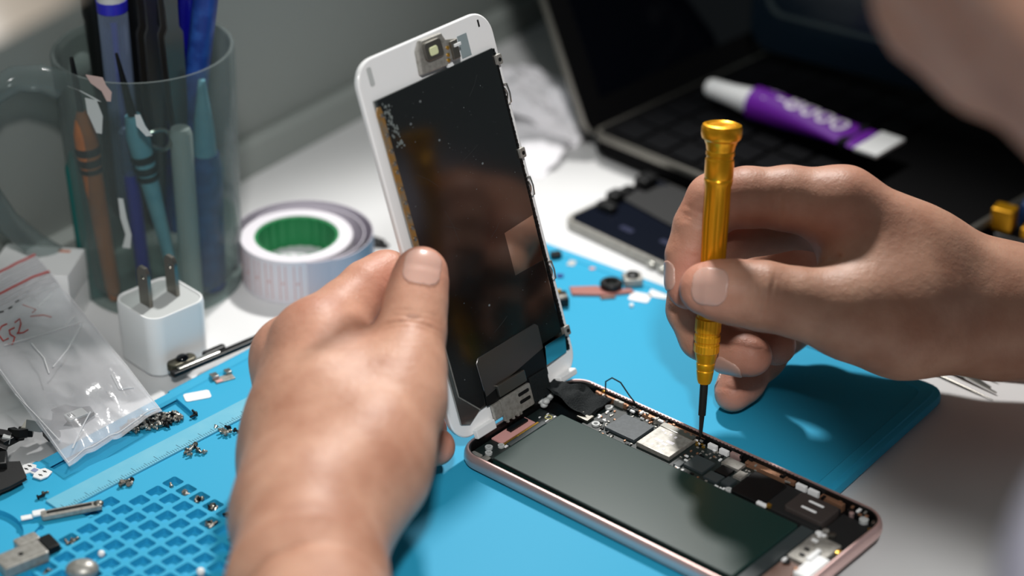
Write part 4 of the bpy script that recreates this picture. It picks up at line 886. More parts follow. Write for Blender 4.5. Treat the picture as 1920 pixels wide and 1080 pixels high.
# ================================================================ LAMP HEAD in the near left corner
lmp = thing('desk_lamp', 'pale out of focus lamp head reaching in at the top left corner', 'lamp', (-330, -60, 0))
hcx = np.array(pd(-125, -95, 470)) - np.array([-330, -60, 0])
ax = np.array([.45, -.25, -.85]); ax /= np.linalg.norm(ax); T, _ = axis_frame(hcx - ax * 24, hcx + ax * 24, (0, 1, .2))
b = B(); b.lathe([(6, 0), (10, 2), (15, 12), (21, 30), (24, 46), (24.6, 48), (23.6, 48), (20, 30), (14, 12), (8, 4), (0, 3)], 40, T); b.obj('shade', M['lamp'], lmp)
b = B(); b.lathe([(2, 4), (7, 12), (9, 22), (7, 30), (1, 33)], 20, T); b.obj('bulb', M['greyplastic'], lmp)
top = hcx - ax * 24
b = B(); b.tube([top, top + np.array([-30, 10, 40]), top + np.array([-90, 20, 30]), np.array([-10, 8, 120]), np.array([0, 0, 10])], 6, 12); b.obj('arm', M['lampgrey'], lmp); b = B(); b.lathe([(0, 0), (60, 0), (62, 4), (58, 12), (12, 18), (8, 22), (0, 22)], 40); b.obj('base', M['lampgrey'], lmp)
# ================================================================ PERSON (one continuous skin surface; hands at 0.9 mm, body coarser, bridged at the forearms)
def cap(P, a, b, ra, rb):
    a = np.asarray(a, np.float32); b = np.asarray(b, np.float32); ab = b - a
    q = P - a; t = np.clip((q @ ab) / (ab @ ab), 0, 1).astype(np.float32)
    q = q - t[..., None] * ab
    return np.sqrt(np.einsum('...i,...i', q, q)) - (ra + (rb - ra) * t)
def smin(a, b, k):
    h = np.maximum(k - np.abs(a - b), 0) / k
    return np.minimum(a, b) - h * h * k * .25
def chain(P, pts, k):
    d = None
    for (a, ra), (b, rb) in zip(pts[:-1], pts[1:]):
        c = cap(P, a, b, ra, rb); d = c if d is None else smin(d, c, k)
    return d
def surface_nets(f, org, h):
    nx, ny, nz = f.shape
    ins = f < 0
    cnt = np.zeros((nx - 1, ny - 1, nz - 1), np.float32); acc = np.zeros((nx - 1, ny - 1, nz - 1, 3), np.float32)
    offs = [(i, j, k) for i in (0, 1) for j in (0, 1) for k in (0, 1)]
    sl = lambda o: (slice(o[0], nx - 1 + o[0]), slice(o[1], ny - 1 + o[1]), slice(o[2], nz - 1 + o[2]))
    for o in offs:
        for ax in range(3):
            if o[ax]: continue
            p = list(o); p[ax] = 1; p = tuple(p)
            A, Bf = f[sl(o)], f[sl(p)]; m = (A < 0) != (Bf < 0)
            if not m.any(): continue
            t = np.where(m, A / np.where(m, A - Bf, 1), 0)
            cnt += m
            for d in range(3): acc[..., d] += np.where(m, o[d] + (t if d == ax else 0), 0)
    act = cnt > 0
    idx = -np.ones(act.shape, np.int64); idx[act] = np.arange(act.sum())
    ijk = np.argwhere(act); V = (ijk + acc[act] / cnt[act][:, None]) * h + np.asarray(org)
    faces = []
    for ax in range(3):
        a, b = [d for d in range(3) if d != ax]
        s0 = [slice(None)] * 3; s1 = [slice(None)] * 3; s0[ax] = slice(0, f.shape[ax] - 1); s1[ax] = slice(1, f.shape[ax])
        m = ins[tuple(s0)] != ins[tuple(s1)]; up = ins[tuple(s0)]
        e = np.argwhere(m); ok = (e[:, a] > 0) & (e[:, b] > 0) & (e[:, a] < f.shape[a] - 1) & (e[:, b] < f.shape[b] - 1); e = e[ok]
        u = up[tuple(e.T)]
        def c(da, db):
            q = e.copy(); q[:, a] -= da; q[:, b] -= db; return idx[tuple(q.T)]
        qd = np.stack([c(1, 1), c(0, 1), c(0, 0), c(1, 0)], 1)
        flip = u if ax != 1 else ~u
        qd[~flip] = qd[~flip][:, ::-1]
        faces.append(qd)
    return V, np.concatenate(faces)
def grid(lo, hi, h):
    ax = [np.arange(lo[i], hi[i] + h, h, dtype=np.float32) for i in range(3)]
    return np.stack(np.meshgrid(*ax, indexing='ij'), -1)
def relax(V, Fq, it=2, lam=.5):
    E = np.concatenate([Fq[:, [0, 1]], Fq[:, [1, 2]], Fq[:, [2, 3]], Fq[:, [3, 0]]]); n = len(V)
    for _ in range(it):
        s = np.zeros_like(V); c = np.zeros(n)
        for q in range(3): s[:, q] = np.bincount(E[:, 0], V[E[:, 1], q], n) + np.bincount(E[:, 1], V[E[:, 0], q], n)
        c = np.bincount(E[:, 0], minlength=n) + np.bincount(E[:, 1], minlength=n)
        V = V + lam * (s / np.maximum(c, 1)[:, None] - V)
    return V
def J(u, v, d, r): return (pd(u, v, d), r)

# ---- right hand: joints
RW = [J(2150, 640, 742, 24), J(1915, 583, 748, 18.5), ]
RW2 = [J(2150, 650, 770, 24), J(1915, 590, 768, 17.5)]
Rp = dict(
    idx=[J(1900, 575, 748, 18), J(1720, 485, 742, 15.5), J(1580, 388, 739, 13.2)],
    mid=[J(1900, 580, 762, 17.5), J(1700, 490, 758, 15), J(1575, 400, 757, 12.2)],
    rin=[J(1900, 590, 770, 17), J(1700, 520, 772, 14), J(1570, 435, 775, 11.4)],
    lit=[J(1900, 600, 775, 16), J(1720, 560, 784, 13.5), J(1585, 500, 790, 10.6)],
    thm=[J(1850, 610, 745, 18), J(1690, 598, 733, 18.2), J(1592, 588, 727, 14.6)])
Rf = dict(
    thm=[J(1592, 588, 727, 14.2), J(1500, 568, 725.5, 11.6), J(1430, 555, 725, 11.3), J(1370, 547, 726, 10.4), J(1330, 542, 727.5, 8.8), J(1318, 541, 728, 7.6)],
    idx=[J(1580, 388, 739, 13.0), J(1480, 372, 739.5, 10.8), J(1400, 370, 740, 10.0), J(1340, 378, 741.5, 9.5), J(1311, 425, 742.5, 8.4), J(1294, 480, 743, 8.0), J(1290, 530, 742.5, 7.0), J(1291, 546, 742, 6.2)],
    mid=[J(1575, 400, 757, 12), J(1440, 420, 762, 10), J(1340, 452, 762, 9.4), J(1299, 520, 758, 8.4), J(1296, 580, 757.5, 8.2), J(1318, 630, 759, 8.0), J(1365, 655, 757, 7.7), J(1400, 664, 752, 7.2), J(1412, 668, 750.5, 6.4)],
    rin=[J(1570, 435, 775, 11.2), J(1470, 480, 788, 9.8), J(1400, 530, 790, 9.2), J(1385, 580, 783, 8.4), J(1410, 625, 774, 8.0), J(1455, 648, 768, 7.2)],
    lit=[J(1585, 500, 790, 10.4), J(1530, 570, 797, 9.2), J(1480, 612, 797, 8.6), J(1428, 668, 787, 8.2), J(1392, 715, 778, 7.5), J(1374, 738, 774.5, 6.7)])
R_web = [(J(1660, 560, 733, 14), J(1640, 455, 741, 12.5)), (J(1700, 560, 735, 15), J(1700, 500, 742, 14)), (J(1610, 560, 730, 11), J(1600, 470, 742, 10.5))]
R_palm = [(J(1640, 470, 770, 13), J(1760, 590, 772, 15))]
# grooves: (polyline, width, depth)
R_cre = []
for du in (): R_cre.append(([pd(1430 + du - 4, 515, 716), pd(1430 + du, 555, 713.5), pd(1430 + du - 3, 590, 715)], 1.0, 1.3 if du == 0 else .9))
R_cre += [([pd(1515, 430, 728), pd(1508, 470, 731), pd(1520, 510, 729)], 1.6, 1.0), ([pd(1515, 505, 727), pd(1560, 488, 727), pd(1600, 480, 727)], 1.6, 1.6),
          ([pd(1278, 405, 735), pd(1300, 395, 733), pd(1320, 402, 733)], 1.2, .8), ([pd(1455, 380, 729), pd(1462, 400, 729), pd(1458, 425, 731)], 1.1, .7),
          ([pd(1520, 650, 716), pd(1580, 672, 713), pd(1640, 690, 713)], 1.0, .35), ([pd(1600, 660, 712), pd(1660, 675, 711), pd(1720, 680, 712)], 1.0, .3)]
# ---- left hand: joints
Lw = [J(528, 1420, 560, 26), J(566, 1010, 648, 18.0)]
Lw2 = [J(575, 1420, 565, 27), J(603, 1010, 655, 18.5)]
Lp = dict(
    idx=[J(585, 960, 660, 18), J(600, 780, 690, 15), J(598, 638, 714, 13.6)],
    mid=[J(570, 960, 664, 17), J(566, 800, 698, 13.5), J(543, 670, 727, 12.2)],
    rin=[J(568, 965, 667, 17), J(556, 840, 704, 13), J(546, 750, 736, 11.2)],
    lit=[J(568, 970, 672, 16), J(556, 900, 704, 13), J(548, 842, 724, 10.6)],
    thm=[J(610, 960, 658, 18), J(690, 880, 672, 17.5), J(748, 755, 693, 14.2)])
Lf = dict(
    thm=[J(748, 755, 693, 14), J(765, 690, 701, 12.0), J(772, 620, 710, 10.9), J(780, 565, 714.5, 10.0), J(788, 520, 718, 8.8), J(790, 508, 718.5, 7.9)],
    idx=[J(598, 638, 714, 13.4), J(650, 585, 725, 10.8), J(690, 541, 731.5, 9.3), J(724, 521, 738, 8.9), J(760, 535, 747.5, 8.4), J(800, 560, 755, 7.2)],
    mid=[J(543, 670, 727, 12.2), J(590, 655, 752, 10.2), J(640, 684, 767, 9.4), J(715, 708, 774, 8.4), J(790, 716, 772, 7.2)],
    rin=[J(546, 750, 736, 11.0), J(580, 740, 757, 10), J(650, 760, 754, 9.2), J(730, 790, 748, 8.4), J(800, 805, 746, 7.2)],
    lit=[J(548, 842, 724, 10.4), J(590, 835, 728, 9.4), J(660, 842, 729, 8.6), J(740, 848, 728, 7.8), J(818, 838, 734, 6.6)])
L_web0 = [(J(665, 690, 706, 12), J(725, 745, 697, 12.5)), (J(640, 760, 694, 15), J(700, 830, 681, 16)), (J(640, 680, 711, 11.5), J(690, 720, 702, 12)), (J(560, 780, 705, 13), J(640, 780, 692, 14))]
L_web = [(J(665, 700, 706, 11), J(725, 750, 697, 12)), (J(640, 760, 694, 14), J(700, 830, 681, 15)), (J(640, 690, 711, 11), J(690, 725, 702, 11.5)), (J(580, 780, 705, 12), J(640, 780, 692, 13))]
L_palm = [(J(580, 860, 715, 12), J(620, 740, 730, 12)), (J(600, 900, 690, 15), J(680, 860, 690, 15))]
L_cre = [([pd(745, 602, 703), pd(772, 596, 699), pd(805, 604, 703)], 1.0, .7), ([pd(748, 612, 703), pd(772, 608, 699), pd(803, 614, 703)], 1.0, .5), ([pd(742, 585, 706), pd(775, 578, 703), pd(808, 586, 706)], 1.0, .4),
         ([pd(700, 625, 716), pd(718, 655, 706), pd(712, 690, 702)], 1.5, 1.2), ([pd(742, 500, 742), pd(728, 560, 738), pd(706, 620, 728)], 1.4, .6),
         ([pd(568, 690, 704), pd(572, 730, 694), pd(578, 790, 682)], 5.5, 2.0), ([pd(512, 720, 720), pd(532, 780, 703), pd(548, 830, 692)], 5.5, 1.8), ([pd(655, 690, 700), pd(668, 740, 688), pd(660, 800, 676)], 7, 1.6), ([pd(520, 640, 716), pd(560, 632, 709)], 4, .9)]
def hand_sdf(P, wr, palm, fing, web, pal2, cre, tend):
    d = smin(chain(P, wr[0], 12), chain(P, wr[1], 12), 16)
    for k in palm: d = smin(d, chain(P, palm[k], 12), 14 if k != 'thm' else 12)
    for a, b in web: d = smin(d, cap(P, a[0], b[0], a[1], b[1]), 11)
    for a, b in pal2: d = smin(d, cap(P, a[0], b[0], a[1], b[1]), 12)
    res = None
    for k in fing:
        g = smin(d, chain(P, fing[k], 4), 6.5 if k != 'thm' else 7)
        res = g if res is None else np.minimum(res, g)
    for pts, w, dep in cre:
        q = None
        for a, b in zip(pts[:-1], pts[1:]):
            c = cap(P, a, b, 0, 0); q = c if q is None else np.minimum(q, c)
        res = res + dep * np.exp(-(q / w) ** 2)
    for c, ax, R_, bend, offs, w, dep in RING.get(id(fing), ()):
        q = P - np.asarray(c, np.float32); sax = q @ np.asarray(ax, np.float32); r2 = np.einsum('...i,...i', q, q)
        m = np.exp(-(r2 / R_ ** 2) ** 2)
        for k, (o_, dd) in enumerate(offs):
            wob = o_ + bend * (r2 - sax * sax) * (1 if o_ > 0 else -1)
            res = res + dd * dep * m * np.exp(-((sax - wob) / w) ** 2)
    for a, b, w, dep in tend:
        res = res - dep * np.exp(-(cap(P, a, b, 0, 0) / w) ** 2)
    return res
def hand(lo, hi, h, *args):
    P = grid(lo, hi, h); f = np.empty(P.shape[:3], np.float32)
    for i in range(0, P.shape[0], 16): f[i:i + 16] = hand_sdf(P[i:i + 16], *args)
    return f, P
rt_tend = [(Rp['idx'][0][0] + [0, -6, 14], Rp['idx'][2][0] + [0, -4, 10], 4, 1.0)]
lt_tend = [(Lp[k][1][0] - _ray(600, 760) * 13, Lp[k][2][0] - _ray(560, 660) * 11, 4.5, .9) for k in ('idx', 'mid')] + [(Lp['thm'][1][0] - _ray(700, 880) * 15, Lp['thm'][2][0] - _ray(760, 740) * 12, 5, .9)]
RARGS = ((RW, RW2), Rp, Rf, R_web, R_palm, R_cre, rt_tend)
LARGS = ((Lw, Lw2), Lp, Lf, L_web, L_palm, L_cre, lt_tend)
def bounds(args, extra=4):
    pts = [(p, r) for g in (args[1], args[2]) for k in g for p, r in g[k]]
    lo = np.min([p - r for p, r in pts], 0) - extra; hi = np.max([p + r for p, r in pts], 0) + extra
    return lo, hi
def unit(v): return v / np.linalg.norm(v)
RING = {}
RING[id(Rf)] = [(pd(1432, 553, 714), unit(Rf['thm'][3][0] - Rf['thm'][0][0]), 8.5, .012, ((-4.4, .6), (-2.2, 1.), (.3, .8), (2.2, 1.), (4.4, .7)), .62, .75),
                (pd(1462, 395, 730), unit(Rf['idx'][2][0] - Rf['idx'][0][0]), 8, .004, ((0, 1.), (2.4, .5)), .8, .7),
                (pd(1306, 405, 733), unit(Rf['idx'][5][0] - Rf['idx'][3][0]), 7, .006, ((-1.5, .8), (.8, 1.), (2.6, .6)), .7, .7),
                (pd(1300, 480, 735), unit(Rf['idx'][6][0] - Rf['idx'][4][0]), 6, .006, ((0, .8), (1.5, .5)), .6, .5)]
RING[id(Lf)] = [(pd(774, 600, 699), unit(Lf['thm'][4][0] - Lf['thm'][1][0]), 9, .006, ((-3, .6), (-1.0, 1.), (1.2, .9), (3.2, .6)), .7, .7),
                (pd(700, 520, 727), unit(Lf['idx'][3][0] - Lf['idx'][1][0]), 8, .004, ((0, .7), (2, .5)), .8, .5)]
h0 = .75
rlo, rhi = bounds(RARGS); rhi[0] = pd(1990, 590, 755)[0]; rhi[2] += 6; rlo[2] -= 4
llo, lhi = bounds(LARGS); llo[1] = pd(560, 1160, 625)[1]; llo[0] -= 6
fR, PR = hand(rlo, rhi, h0, *RARGS); VR, FR = surface_nets(fR, rlo, h0); VR = relax(VR, FR, 1)
fL, PL = hand(llo, lhi, h0, *LARGS); VL, FL = surface_nets(fL, llo, h0); VL = relax(VL, FL, 1)

# ---- nails: thin plates that follow the finger surface
def nail(f, P, c, long_, up_, ln, wd_, thick=.45, r=.5):
    z = np.asarray(long_, float); z /= np.linalg.norm(z); y = np.asarray(up_, float); y = y - z * (y @ z); y /= np.linalg.norm(y); x = np.cross(y, z)
    q = P - np.asarray(c, np.float32); X, Y, Z = q @ x.astype(np.float32), q @ y.astype(np.float32), q @ z.astype(np.float32)
    rr_ = wd_ * .7; dx = np.maximum(np.abs(X) - (wd_ - rr_), 0); dz = np.maximum(np.abs(Z) - (ln - rr_), 0)
    box = np.maximum(np.sqrt(dx * dx + dz * dz) - rr_, np.where((np.abs(X) > wd_) | (np.abs(Z) > ln), .3, -.3))
    g = np.maximum(np.maximum(np.abs(f - .0) - thick, box), -Y)
    return g
def nail_mesh(name, args, c, long_, up_, ln, wd_, thick=.4):
    P = grid(np.asarray(c) - 13, np.asarray(c) + 13, .4); f = hand_sdf(P, *args)
    g = nail(f, P, c, long_, up_, ln, wd_, thick); V, Fq = surface_nets(g, np.asarray(c) - 13, .4)
    V = relax(V, Fq, 2); me = bpy.data.meshes.new(name); me.from_pydata([(p[0] * S, p[1] * S, p[2] * S) for p in V], [], Fq.tolist()); me.materials.append(M['nail'])
    for p in me.polygons: p.use_smooth = True
    return me
nails = []
t0, t1 = Rf['thm'][3][0], Rf['thm'][5][0]
nails.append(nail_mesh('fingernail', RARGS, pd(1336, 541, 726) , t1 - t0, -_ray(1336, 541) + np.array([0, 0, .1]), 6.4, 6.6))
t0, t1 = Rf['mid'][5][0], Rf['mid'][8][0]
nails.append(nail_mesh('fingernail', RARGS, pd(1380, 664, 753.5), t1 - t0, np.array([-.35, -.75, -.55]), 5.6, 5.0))
t0, t1 = Rf['idx'][5][0], Rf['idx'][7][0]
nails.append(nail_mesh('fingernail', RARGS, pd(1290, 520, 742.5), t1 - t0, np.array([-.95, -.2, .1]), 5.2, 5.0))
t0, t1 = Rf['lit'][4][0], Rf['lit'][5][0]
nails.append(nail_mesh('fingernail', RARGS, pd(1380, 730, 776), t1 - t0, np.array([-.85, -.1, -.1]), 4.6, 4.2))
t0, t1 = Lf['thm'][3][0], Lf['thm'][5][0]
nails.append(nail_mesh('fingernail', LARGS, pd(789, 517, 717.5), t1 - t0, -_ray(789, 517) + np.array([.05, 0, .25]), 7.0, 6.4))
# ---- body: head, neck, torso, arms
HC = np.array([176., -184., 289.])
hf = np.array([-.35, .35, -.87]); hf /= np.linalg.norm(hf)
hu = np.array([-.60, .62, .49]); _a = R(12); hf, _r = hf * math.cos(_a) + np.cross(hf, hu) / np.linalg.norm(np.cross(hf, hu)) * math.sin(_a), None; hu -= hf * (hu @ hf); hu /= np.linalg.norm(hu); hr = np.cross(hf, hu)
def hp_(r, f, u): return HC + hr * r + hf * f + hu * u
TCN = np.array([345., -385., 205.])
fwd = np.array([-.72, .69, 0]); rgt = np.array([.69, .72, 0])
SHR, SHL = TCN + rgt * 165 + np.array([0, 0, -5]), TCN - rgt * 160 + np.array([0, 0, -5])
ELR, ELL = np.array([430., 20., 62.]), np.array([-5., -325., 62.])
RWR, LWR = np.array(RW[1][0]), np.array(Lw[1][0])
rcut, lcut = np.array(pd(1985, 590, 755)), np.array(pd(560, 1150, 628))
def head_sdf(P):
    q = P - HC; x, y, z = q @ hr.astype(np.float32), q @ hf.astype(np.float32), q @ hu.astype(np.float32)
    def ell(cx, cy, cz, rx, ry, rz):
        k = np.sqrt(((x - cx) / rx) ** 2 + ((y - cy) / ry) ** 2 + ((z - cz) / rz) ** 2); return (k - 1) * min(rx, ry, rz)
    d = smin(ell(0, -8, 18, 74, 92, 88), ell(0, 22, -45, 56, 62, 68), 30)
    d = smin(d, cap(P, hp_(0, 84, 8), hp_(0, 104, -22), 6, 11), 10)            # nose
    for s in (-1, 1):
        d = smin(d, cap(P, hp_(s * 9, 92, -24), hp_(s * 12, 88, -24), 7, 6), 6)
        d = smin(d, ell(s * 76, -8, -10, 8, 20, 30), 8)                      # ears
        d = smin(d, cap(P, hp_(s * 20, 78, 27), hp_(s * 42, 66, 26), 5, 5), 24)  # brows
        d = d + 2 * np.exp(-(cap(P, hp_(s * 26, 88, 10), hp_(s * 38, 84, 10), 0, 0) / 11) ** 2)
        d = smin(d, ell(s * 32, 70, 9, 13, 12, 10), 9)                       # lowered eyelids
    d = smin(d, cap(P, hp_(-16, 84, -54), hp_(16, 84, -54), 6, 6), 8)
    d = d + 2.2 * np.exp(-(cap(P, hp_(-20, 88, -55), hp_(20, 88, -55), 0, 0) / 2.5) ** 2)
    return d
NK0, NK1 = hp_(0, -38, -62), TCN + np.array([-20., 20., 55.])
def torso_sdf(P, e=0.):
    d = smin(cap(P, TCN, TCN + np.array([95., -95., -330.]), 105 + e, 125 + e), cap(P, SHL, SHR, 58 + e, 58 + e), 60)
    d = smin(d, cap(P, SHL, TCN + np.array([0, 0, -40.]), 60 + e, 90 + e), 40)
    return d
def arms_sdf(P, e=0., cutf=1.):
    r = smin(cap(P, SHR, ELR, 52 + e, 40 + e), cap(P, ELR, RWR * .2 + ELR * .8 if cutf < 1 else np.array(rcut) - [6, 2, 0], 40 + e, 40 + e if cutf < 1 else 22), 20)
    l = smin(cap(P, SHL, ELL, 52 + e, 40 + e), cap(P, ELL, LWR * .2 + ELL * .8 if cutf < 1 else np.array(lcut) + [4, 6, 0], 40 + e, 40 + e if cutf < 1 else 23), 20)
    return np.minimum(r, l)
def body_sdf(P):
    d = smin(torso_sdf(P), arms_sdf(P), 25)
    d = smin(d, cap(P, NK1, NK0, 60, 54), 30)
    return smin(d, head_sdf(P), 18)
def field(fn, lo, hi, h):
    P = grid(lo, hi, h); f = np.empty(P.shape[:3], np.float32)
    for i in range(0, P.shape[0], 12): f[i:i + 12] = fn(P[i:i + 12])
    return f
blo, bhi, bh = np.array([-80., -640., -120.]), np.array([640., 140., 440.]), 4.5
fB = field(body_sdf, blo, bhi, bh); VB, FB = surface_nets(fB, blo, bh); VB = relax(VB, FB, 2)

pbm = bmesh.new()
def addmesh(V, Fq):
    vs = [pbm.verts.new((float(p[0]), float(p[1]), float(p[2]))) for p in V]
    for q in Fq:
        try: pbm.faces.new([vs[i] for i in q])
        except ValueError: pass
    return vs
vR = addmesh(VR, FR); vL = addmesh(VL, FL); vB = addmesh(VB, FB)
def cut_loop(sel, co, no):
    """cut the picked part with a plane, drop what lies beyond it, give back the open edge loop"""
    fs = set(f for v in sel if v.is_valid for f in v.link_faces); es = set(e for f in fs for e in f.edges); vs = set(v for f in fs for v in f.verts)
    bmesh.ops.bisect_plane(pbm, geom=list(fs) + list(es) + list(vs), dist=1e-4, plane_co=Vector([float(x) for x in co]), plane_no=Vector([float(x) for x in no]), clear_outer=True)
    nv = Vector([float(x) for x in no]).normalized(); c = Vector([float(x) for x in co])
    return [e for e in pbm.edges if len(e.link_faces) == 1 and all(abs((v.co - c).dot(nv)) < .05 for v in e.verts) and (e.verts[0].co - c).length < 80]
dR = ELR - RWR; dR = dR / np.linalg.norm(dR); dL = ELL - LWR; dL = dL / np.linalg.norm(dL)
cR = np.array(pd(1965, 592, 757)); cL = np.array(pd(562, 1118, 632))
eR1 = cut_loop(vR, cR, dR); eL1 = cut_loop(vL, cL, dL)
near = lambda V, c: [v for v, p in zip(V, VB) if np.linalg.norm(p - c) < 75]
eR2 = cut_loop(near(vB, cR + dR * 5), cR + dR * 5, -dR); eL2 = cut_loop(near(vB, cL + dL * 5), cL + dL * 5, -dL)
def zipper(e1, e2, ax):
    ax = Vector([float(x) for x in ax]).normalized()
    v1 = list({v for e in e1 for v in e.verts}); v2 = list({v for e in e2 for v in e.verts})
    if len(v1) < 3 or len(v2) < 3: print('no loop', len(v1), len(v2)); return
    x = ax.orthogonal().normalized(); y = ax.cross(x)
    def srt(vs):
        c = sum((v.co for v in vs), Vector()) / len(vs)
        return sorted(((math.atan2((v.co - c).dot(y), (v.co - c).dot(x)), v) for v in vs), key=lambda t: t[0])
    a, b_ = srt(v1), srt(v2); i = j = 0; n, m = len(a), len(b_)
    while i < n or j < m:
        ai = a[i][0] if i < n else 9; bj = b_[j][0] if j < m else 9
        na = a[(i + 1) % n][0] + (6.2832 if i + 1 >= n else 0); nb = b_[(j + 1) % m][0] + (6.2832 if j + 1 >= m else 0)
        try:
            if i < n and (j >= m or na <= nb): pbm.faces.new((a[i % n][1], a[(i + 1) % n][1], b_[j % m][1])); i += 1
            else: pbm.faces.new((a[i % n][1], b_[(j + 1) % m][1], b_[j % m][1])); j += 1
        except ValueError:
            if i < n and (j >= m or na <= nb): i += 1
            else: j += 1
zipper(eR1, eR2, dR); zipper(eL1, eL2, dL)
loose = [v for v in pbm.verts if not v.link_faces]; bmesh.ops.delete(pbm, geom=loose, context='VERTS')
bmesh.ops.recalc_face_normals(pbm, faces=pbm.faces)
me = bpy.data.meshes.new('person')
tips = [Rf[k][-1][0] for k in Rf] + [Lf[k][-1][0] for k in Lf]; kn = [Rp[k][2][0] for k in Rp if k != 'thm'] + [Lp[k][2][0] for k in Lp if k != 'thm'] + [Rf['idx'][3][0], Rf['mid'][2][0], Lf['idx'][3][0]]
co = np.array([v.co[:] for v in pbm.verts]); bl = np.zeros(len(co))
for t in tips: bl += np.exp(-(np.linalg.norm(co - t, axis=1) / 13) ** 2)
for t in kn: bl += .55 * np.exp(-(np.linalg.norm(co - t, axis=1) / 17) ** 2)
for v in pbm.verts: v.co = v.co * S
pbm.to_mesh(me); pbm.free()
at_ = me.attributes.new('blush', 'FLOAT', 'POINT'); at_.data.foreach_set('value', np.clip(bl, 0, 1).astype(np.float32))
for p in me.polygons: p.use_smooth = True
SK = pbr('skin', 'C4937A', .5, bump=(420, .35, .0006), sss=(.22, .0035), spec=.4)
nt = SK.node_tree; n = nt.nodes; Lk = nt.links; bs = n['Principled BSDF']
a_ = n.new('ShaderNodeAttribute'); a_.attribute_name = 'blush'
tc = n.new('ShaderNodeTexCoord'); nz_ = n.new('ShaderNodeTexNoise'); nz_.inputs['Scale'].default_value = 70; nz_.inputs['Detail'].default_value = 6; Lk.new(tc.outputs['Object'], nz_.inputs['Vector'])
rp = n.new('ShaderNodeValToRGB'); rp.color_ramp.elements[0].position = .3; rp.color_ramp.elements[1].position = .7; rp.color_ramp.elements[0].color = lin('B5826A'); rp.color_ramp.elements[1].color = lin('D0A087'); Lk.new(nz_.outputs['Fac'], rp.inputs['Fac'])
mx = n.new('ShaderNodeMix'); mx.data_type = 'RGBA'; mx.inputs['B'].default_value = lin('CB8472'); Lk.new(rp.outputs['Color'], mx.inputs['A'])
ml_ = n.new('ShaderNodeMath'); ml_.operation = 'MULTIPLY'; ml_.inputs[1].default_value = .6; Lk.new(a_.outputs['Fac'], ml_.inputs[0]); Lk.new(ml_.outputs[0], mx.inputs['Factor']); Lk.new(mx.outputs['Result'], bs.inputs['Base Color'])
# fine skin lines: stretched second bump
vo = n.new('ShaderNodeTexVoronoi'); vo.inputs['Scale'].default_value = 900; vo.feature = 'DISTANCE_TO_EDGE'; Lk.new(tc.outputs['Object'], vo.inputs['Vector'])
b2 = n.new('ShaderNodeBump'); b2.inputs['Strength'].default_value = .4; b2.inputs['Distance'].default_value = .0002; Lk.new(vo.outputs['Distance'], b2.inputs['Height'])
ob = [x for x in n if x.type == 'BUMP' and x != b2][0]; Lk.new(ob.outputs['Normal'], b2.inputs['Normal']); Lk.new(b2.outputs['Normal'], bs.inputs['Normal'])
me.materials.append(SK)
person = bpy.data.objects.new('person', me); COL.objects.link(person); place(person)
tag(person, 'person in a pale shirt bending over the phone, holding a screen and screwdriver', 'person')
for q in nails: o = bpy.data.objects.new('fingernail', q); COL.objects.link(o); o.parent = person
def sdf_child(name, fn, lo, hi, h, mt, it=2):
    f = field(fn, np.array(lo, float), np.array(hi, float), h); V, Fq = surface_nets(f, np.array(lo, float), h); V = relax(V, Fq, it)
    m_ = bpy.data.meshes.new(name); m_.from_pydata([(p[0] * S, p[1] * S, p[2] * S) for p in V], [], Fq.tolist())
    for p in m_.polygons: p.use_smooth = True
    m_.materials.append(mt); o = bpy.data.objects.new(name, m_); COL.objects.link(o); o.parent = person; return o
def shirt_sdf(P):
    d = smin(torso_sdf(P, 9.), arms_sdf(P, 9., .5), 25)
    d = smin(d, cap(P, SHIRT_A, SHIRT_B, 46, 60), 40)
    d = d + 1.4 * np.sin(P[..., 0] * .06 + P[..., 2] * .05) * np.sin(P[..., 1] * .05 - P[..., 2] * .06)
    inner = smin(torso_sdf(P, 4.), arms_sdf(P, 4., 1.), 25)
    neck = cap(P, NK1, NK0, 66, 62)
    return -smin(-d, neck, 12)
SHIRT_A, SHIRT_B = np.array([153., -318., 190.]), SHL
sdf_child('shirt', shirt_sdf, (-90, -660, -200), (680, 130, 340), 5.0, M['shirt'])
def hair_sdf(P):
    q = P - HC; y, z = q @ hf.astype(np.float32), q @ hu.astype(np.float32)
    d = head_sdf(P) - 7
    return np.maximum(d, np.maximum(y * .75 - z * .62 + 24, -(z + 70)))
ho = sdf_child('hair', hair_sdf, HC - 130, HC + 130, 4.0, M['hair'])

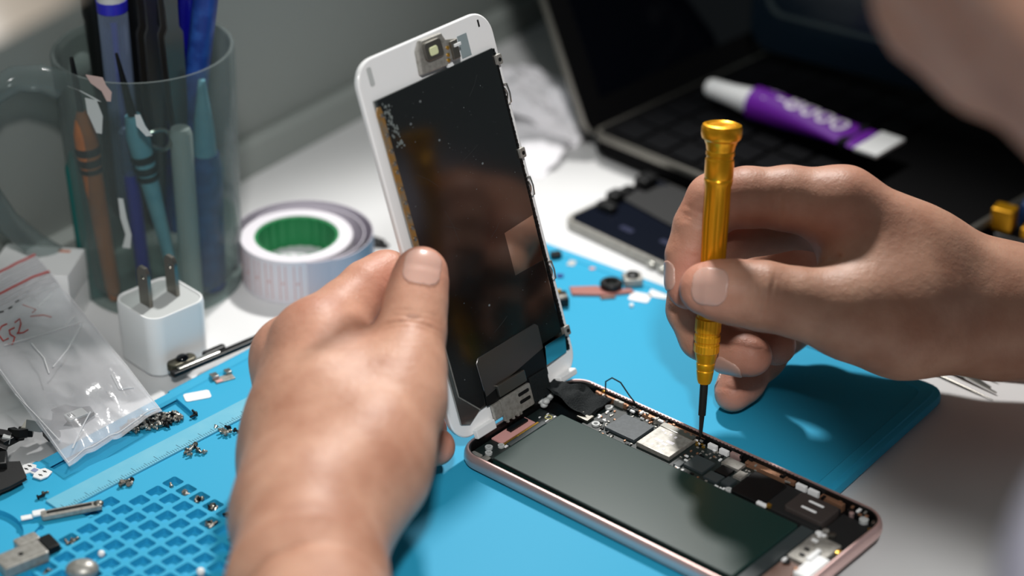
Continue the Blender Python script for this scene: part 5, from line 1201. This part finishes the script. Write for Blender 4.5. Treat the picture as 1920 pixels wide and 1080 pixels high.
# ================================================================ LIGHT
def area(name, loc, target, size, power, col=(1, 1, 1), sy=None):
    l = bpy.data.lights.new(name, 'AREA'); l.energy = power; l.size = size * S; l.color = col
    if sy: l.shape = 'RECTANGLE'; l.size_y = sy * S
    o = bpy.data.objects.new(name, l); COL.objects.link(o)
    d = Vector([float(x) for x in np.array(target, float) - np.array(loc, float)])
    m = d.to_track_quat('-Z', 'Y').to_matrix().to_4x4(); m.translation = Vector([float(x) for x in loc]); place(o, mtx=m); return o
def spot(name, loc, target, rad, ang, blend, power, col):
    l = bpy.data.lights.new(name, 'SPOT'); l.energy = power; l.shadow_soft_size = rad * S; l.spot_size = R(ang); l.spot_blend = blend; l.color = col
    o = bpy.data.objects.new(name, l); COL.objects.link(o)
    m = Vector([float(x) for x in np.array(target, float) - np.array(loc, float)]).to_track_quat('-Z', 'Y').to_matrix().to_4x4(); m.translation = Vector([float(x) for x in loc]); place(o, mtx=m); return o
spot('bench_lamp', (52, 392, 530), (62, 5, 10), 24, 52, .6, 15, (1.0, .98, .95))
area('ceiling_lamp', (60, -965, 1120), (80, 20, 0), 110, 12.5, (1.0, .99, .97))
w = bpy.data.worlds.new('room'); scene.world = w; w.use_nodes = True
bg = w.node_tree.nodes['Background']; bg.inputs[0].default_value = (.80, .93, .95, 1); bg.inputs[1].default_value = .115

# ================================================================ CAMERA
cd = bpy.data.cameras.new('camera'); cam = bpy.data.objects.new('camera', cd); COL.objects.link(cam)
cd.sensor_width = 36; cd.lens = F / 1920 * 36; cd.clip_start = .02; cd.clip_end = 20
m = Matrix.Rotation(math.pi / 2 - PITCH, 4, 'X'); m.translation = Vector([float(x) for x in CAM]); place(cam, mtx=m)
cd.dof.use_dof = True; cd.dof.focus_distance = .757; cd.dof.aperture_fstop = 5.0; cd.dof.aperture_blades = 0
scene.camera = cam
scene.view_settings.view_transform = 'Standard'; scene.view_settings.look = 'None'; scene.view_settings.gamma = 1; scene.view_settings.exposure = .13; scene.view_settings.use_curve_mapping = False
try:
    scene.cycles.use_denoising = True; scene.cycles.max_bounces = 8; scene.cycles.transparent_max_bounces = 16; scene.cycles.caustics_reflective = False; scene.cycles.caustics_refractive = False; scene.cycles.sample_clamp_indirect = 6
except Exception: pass
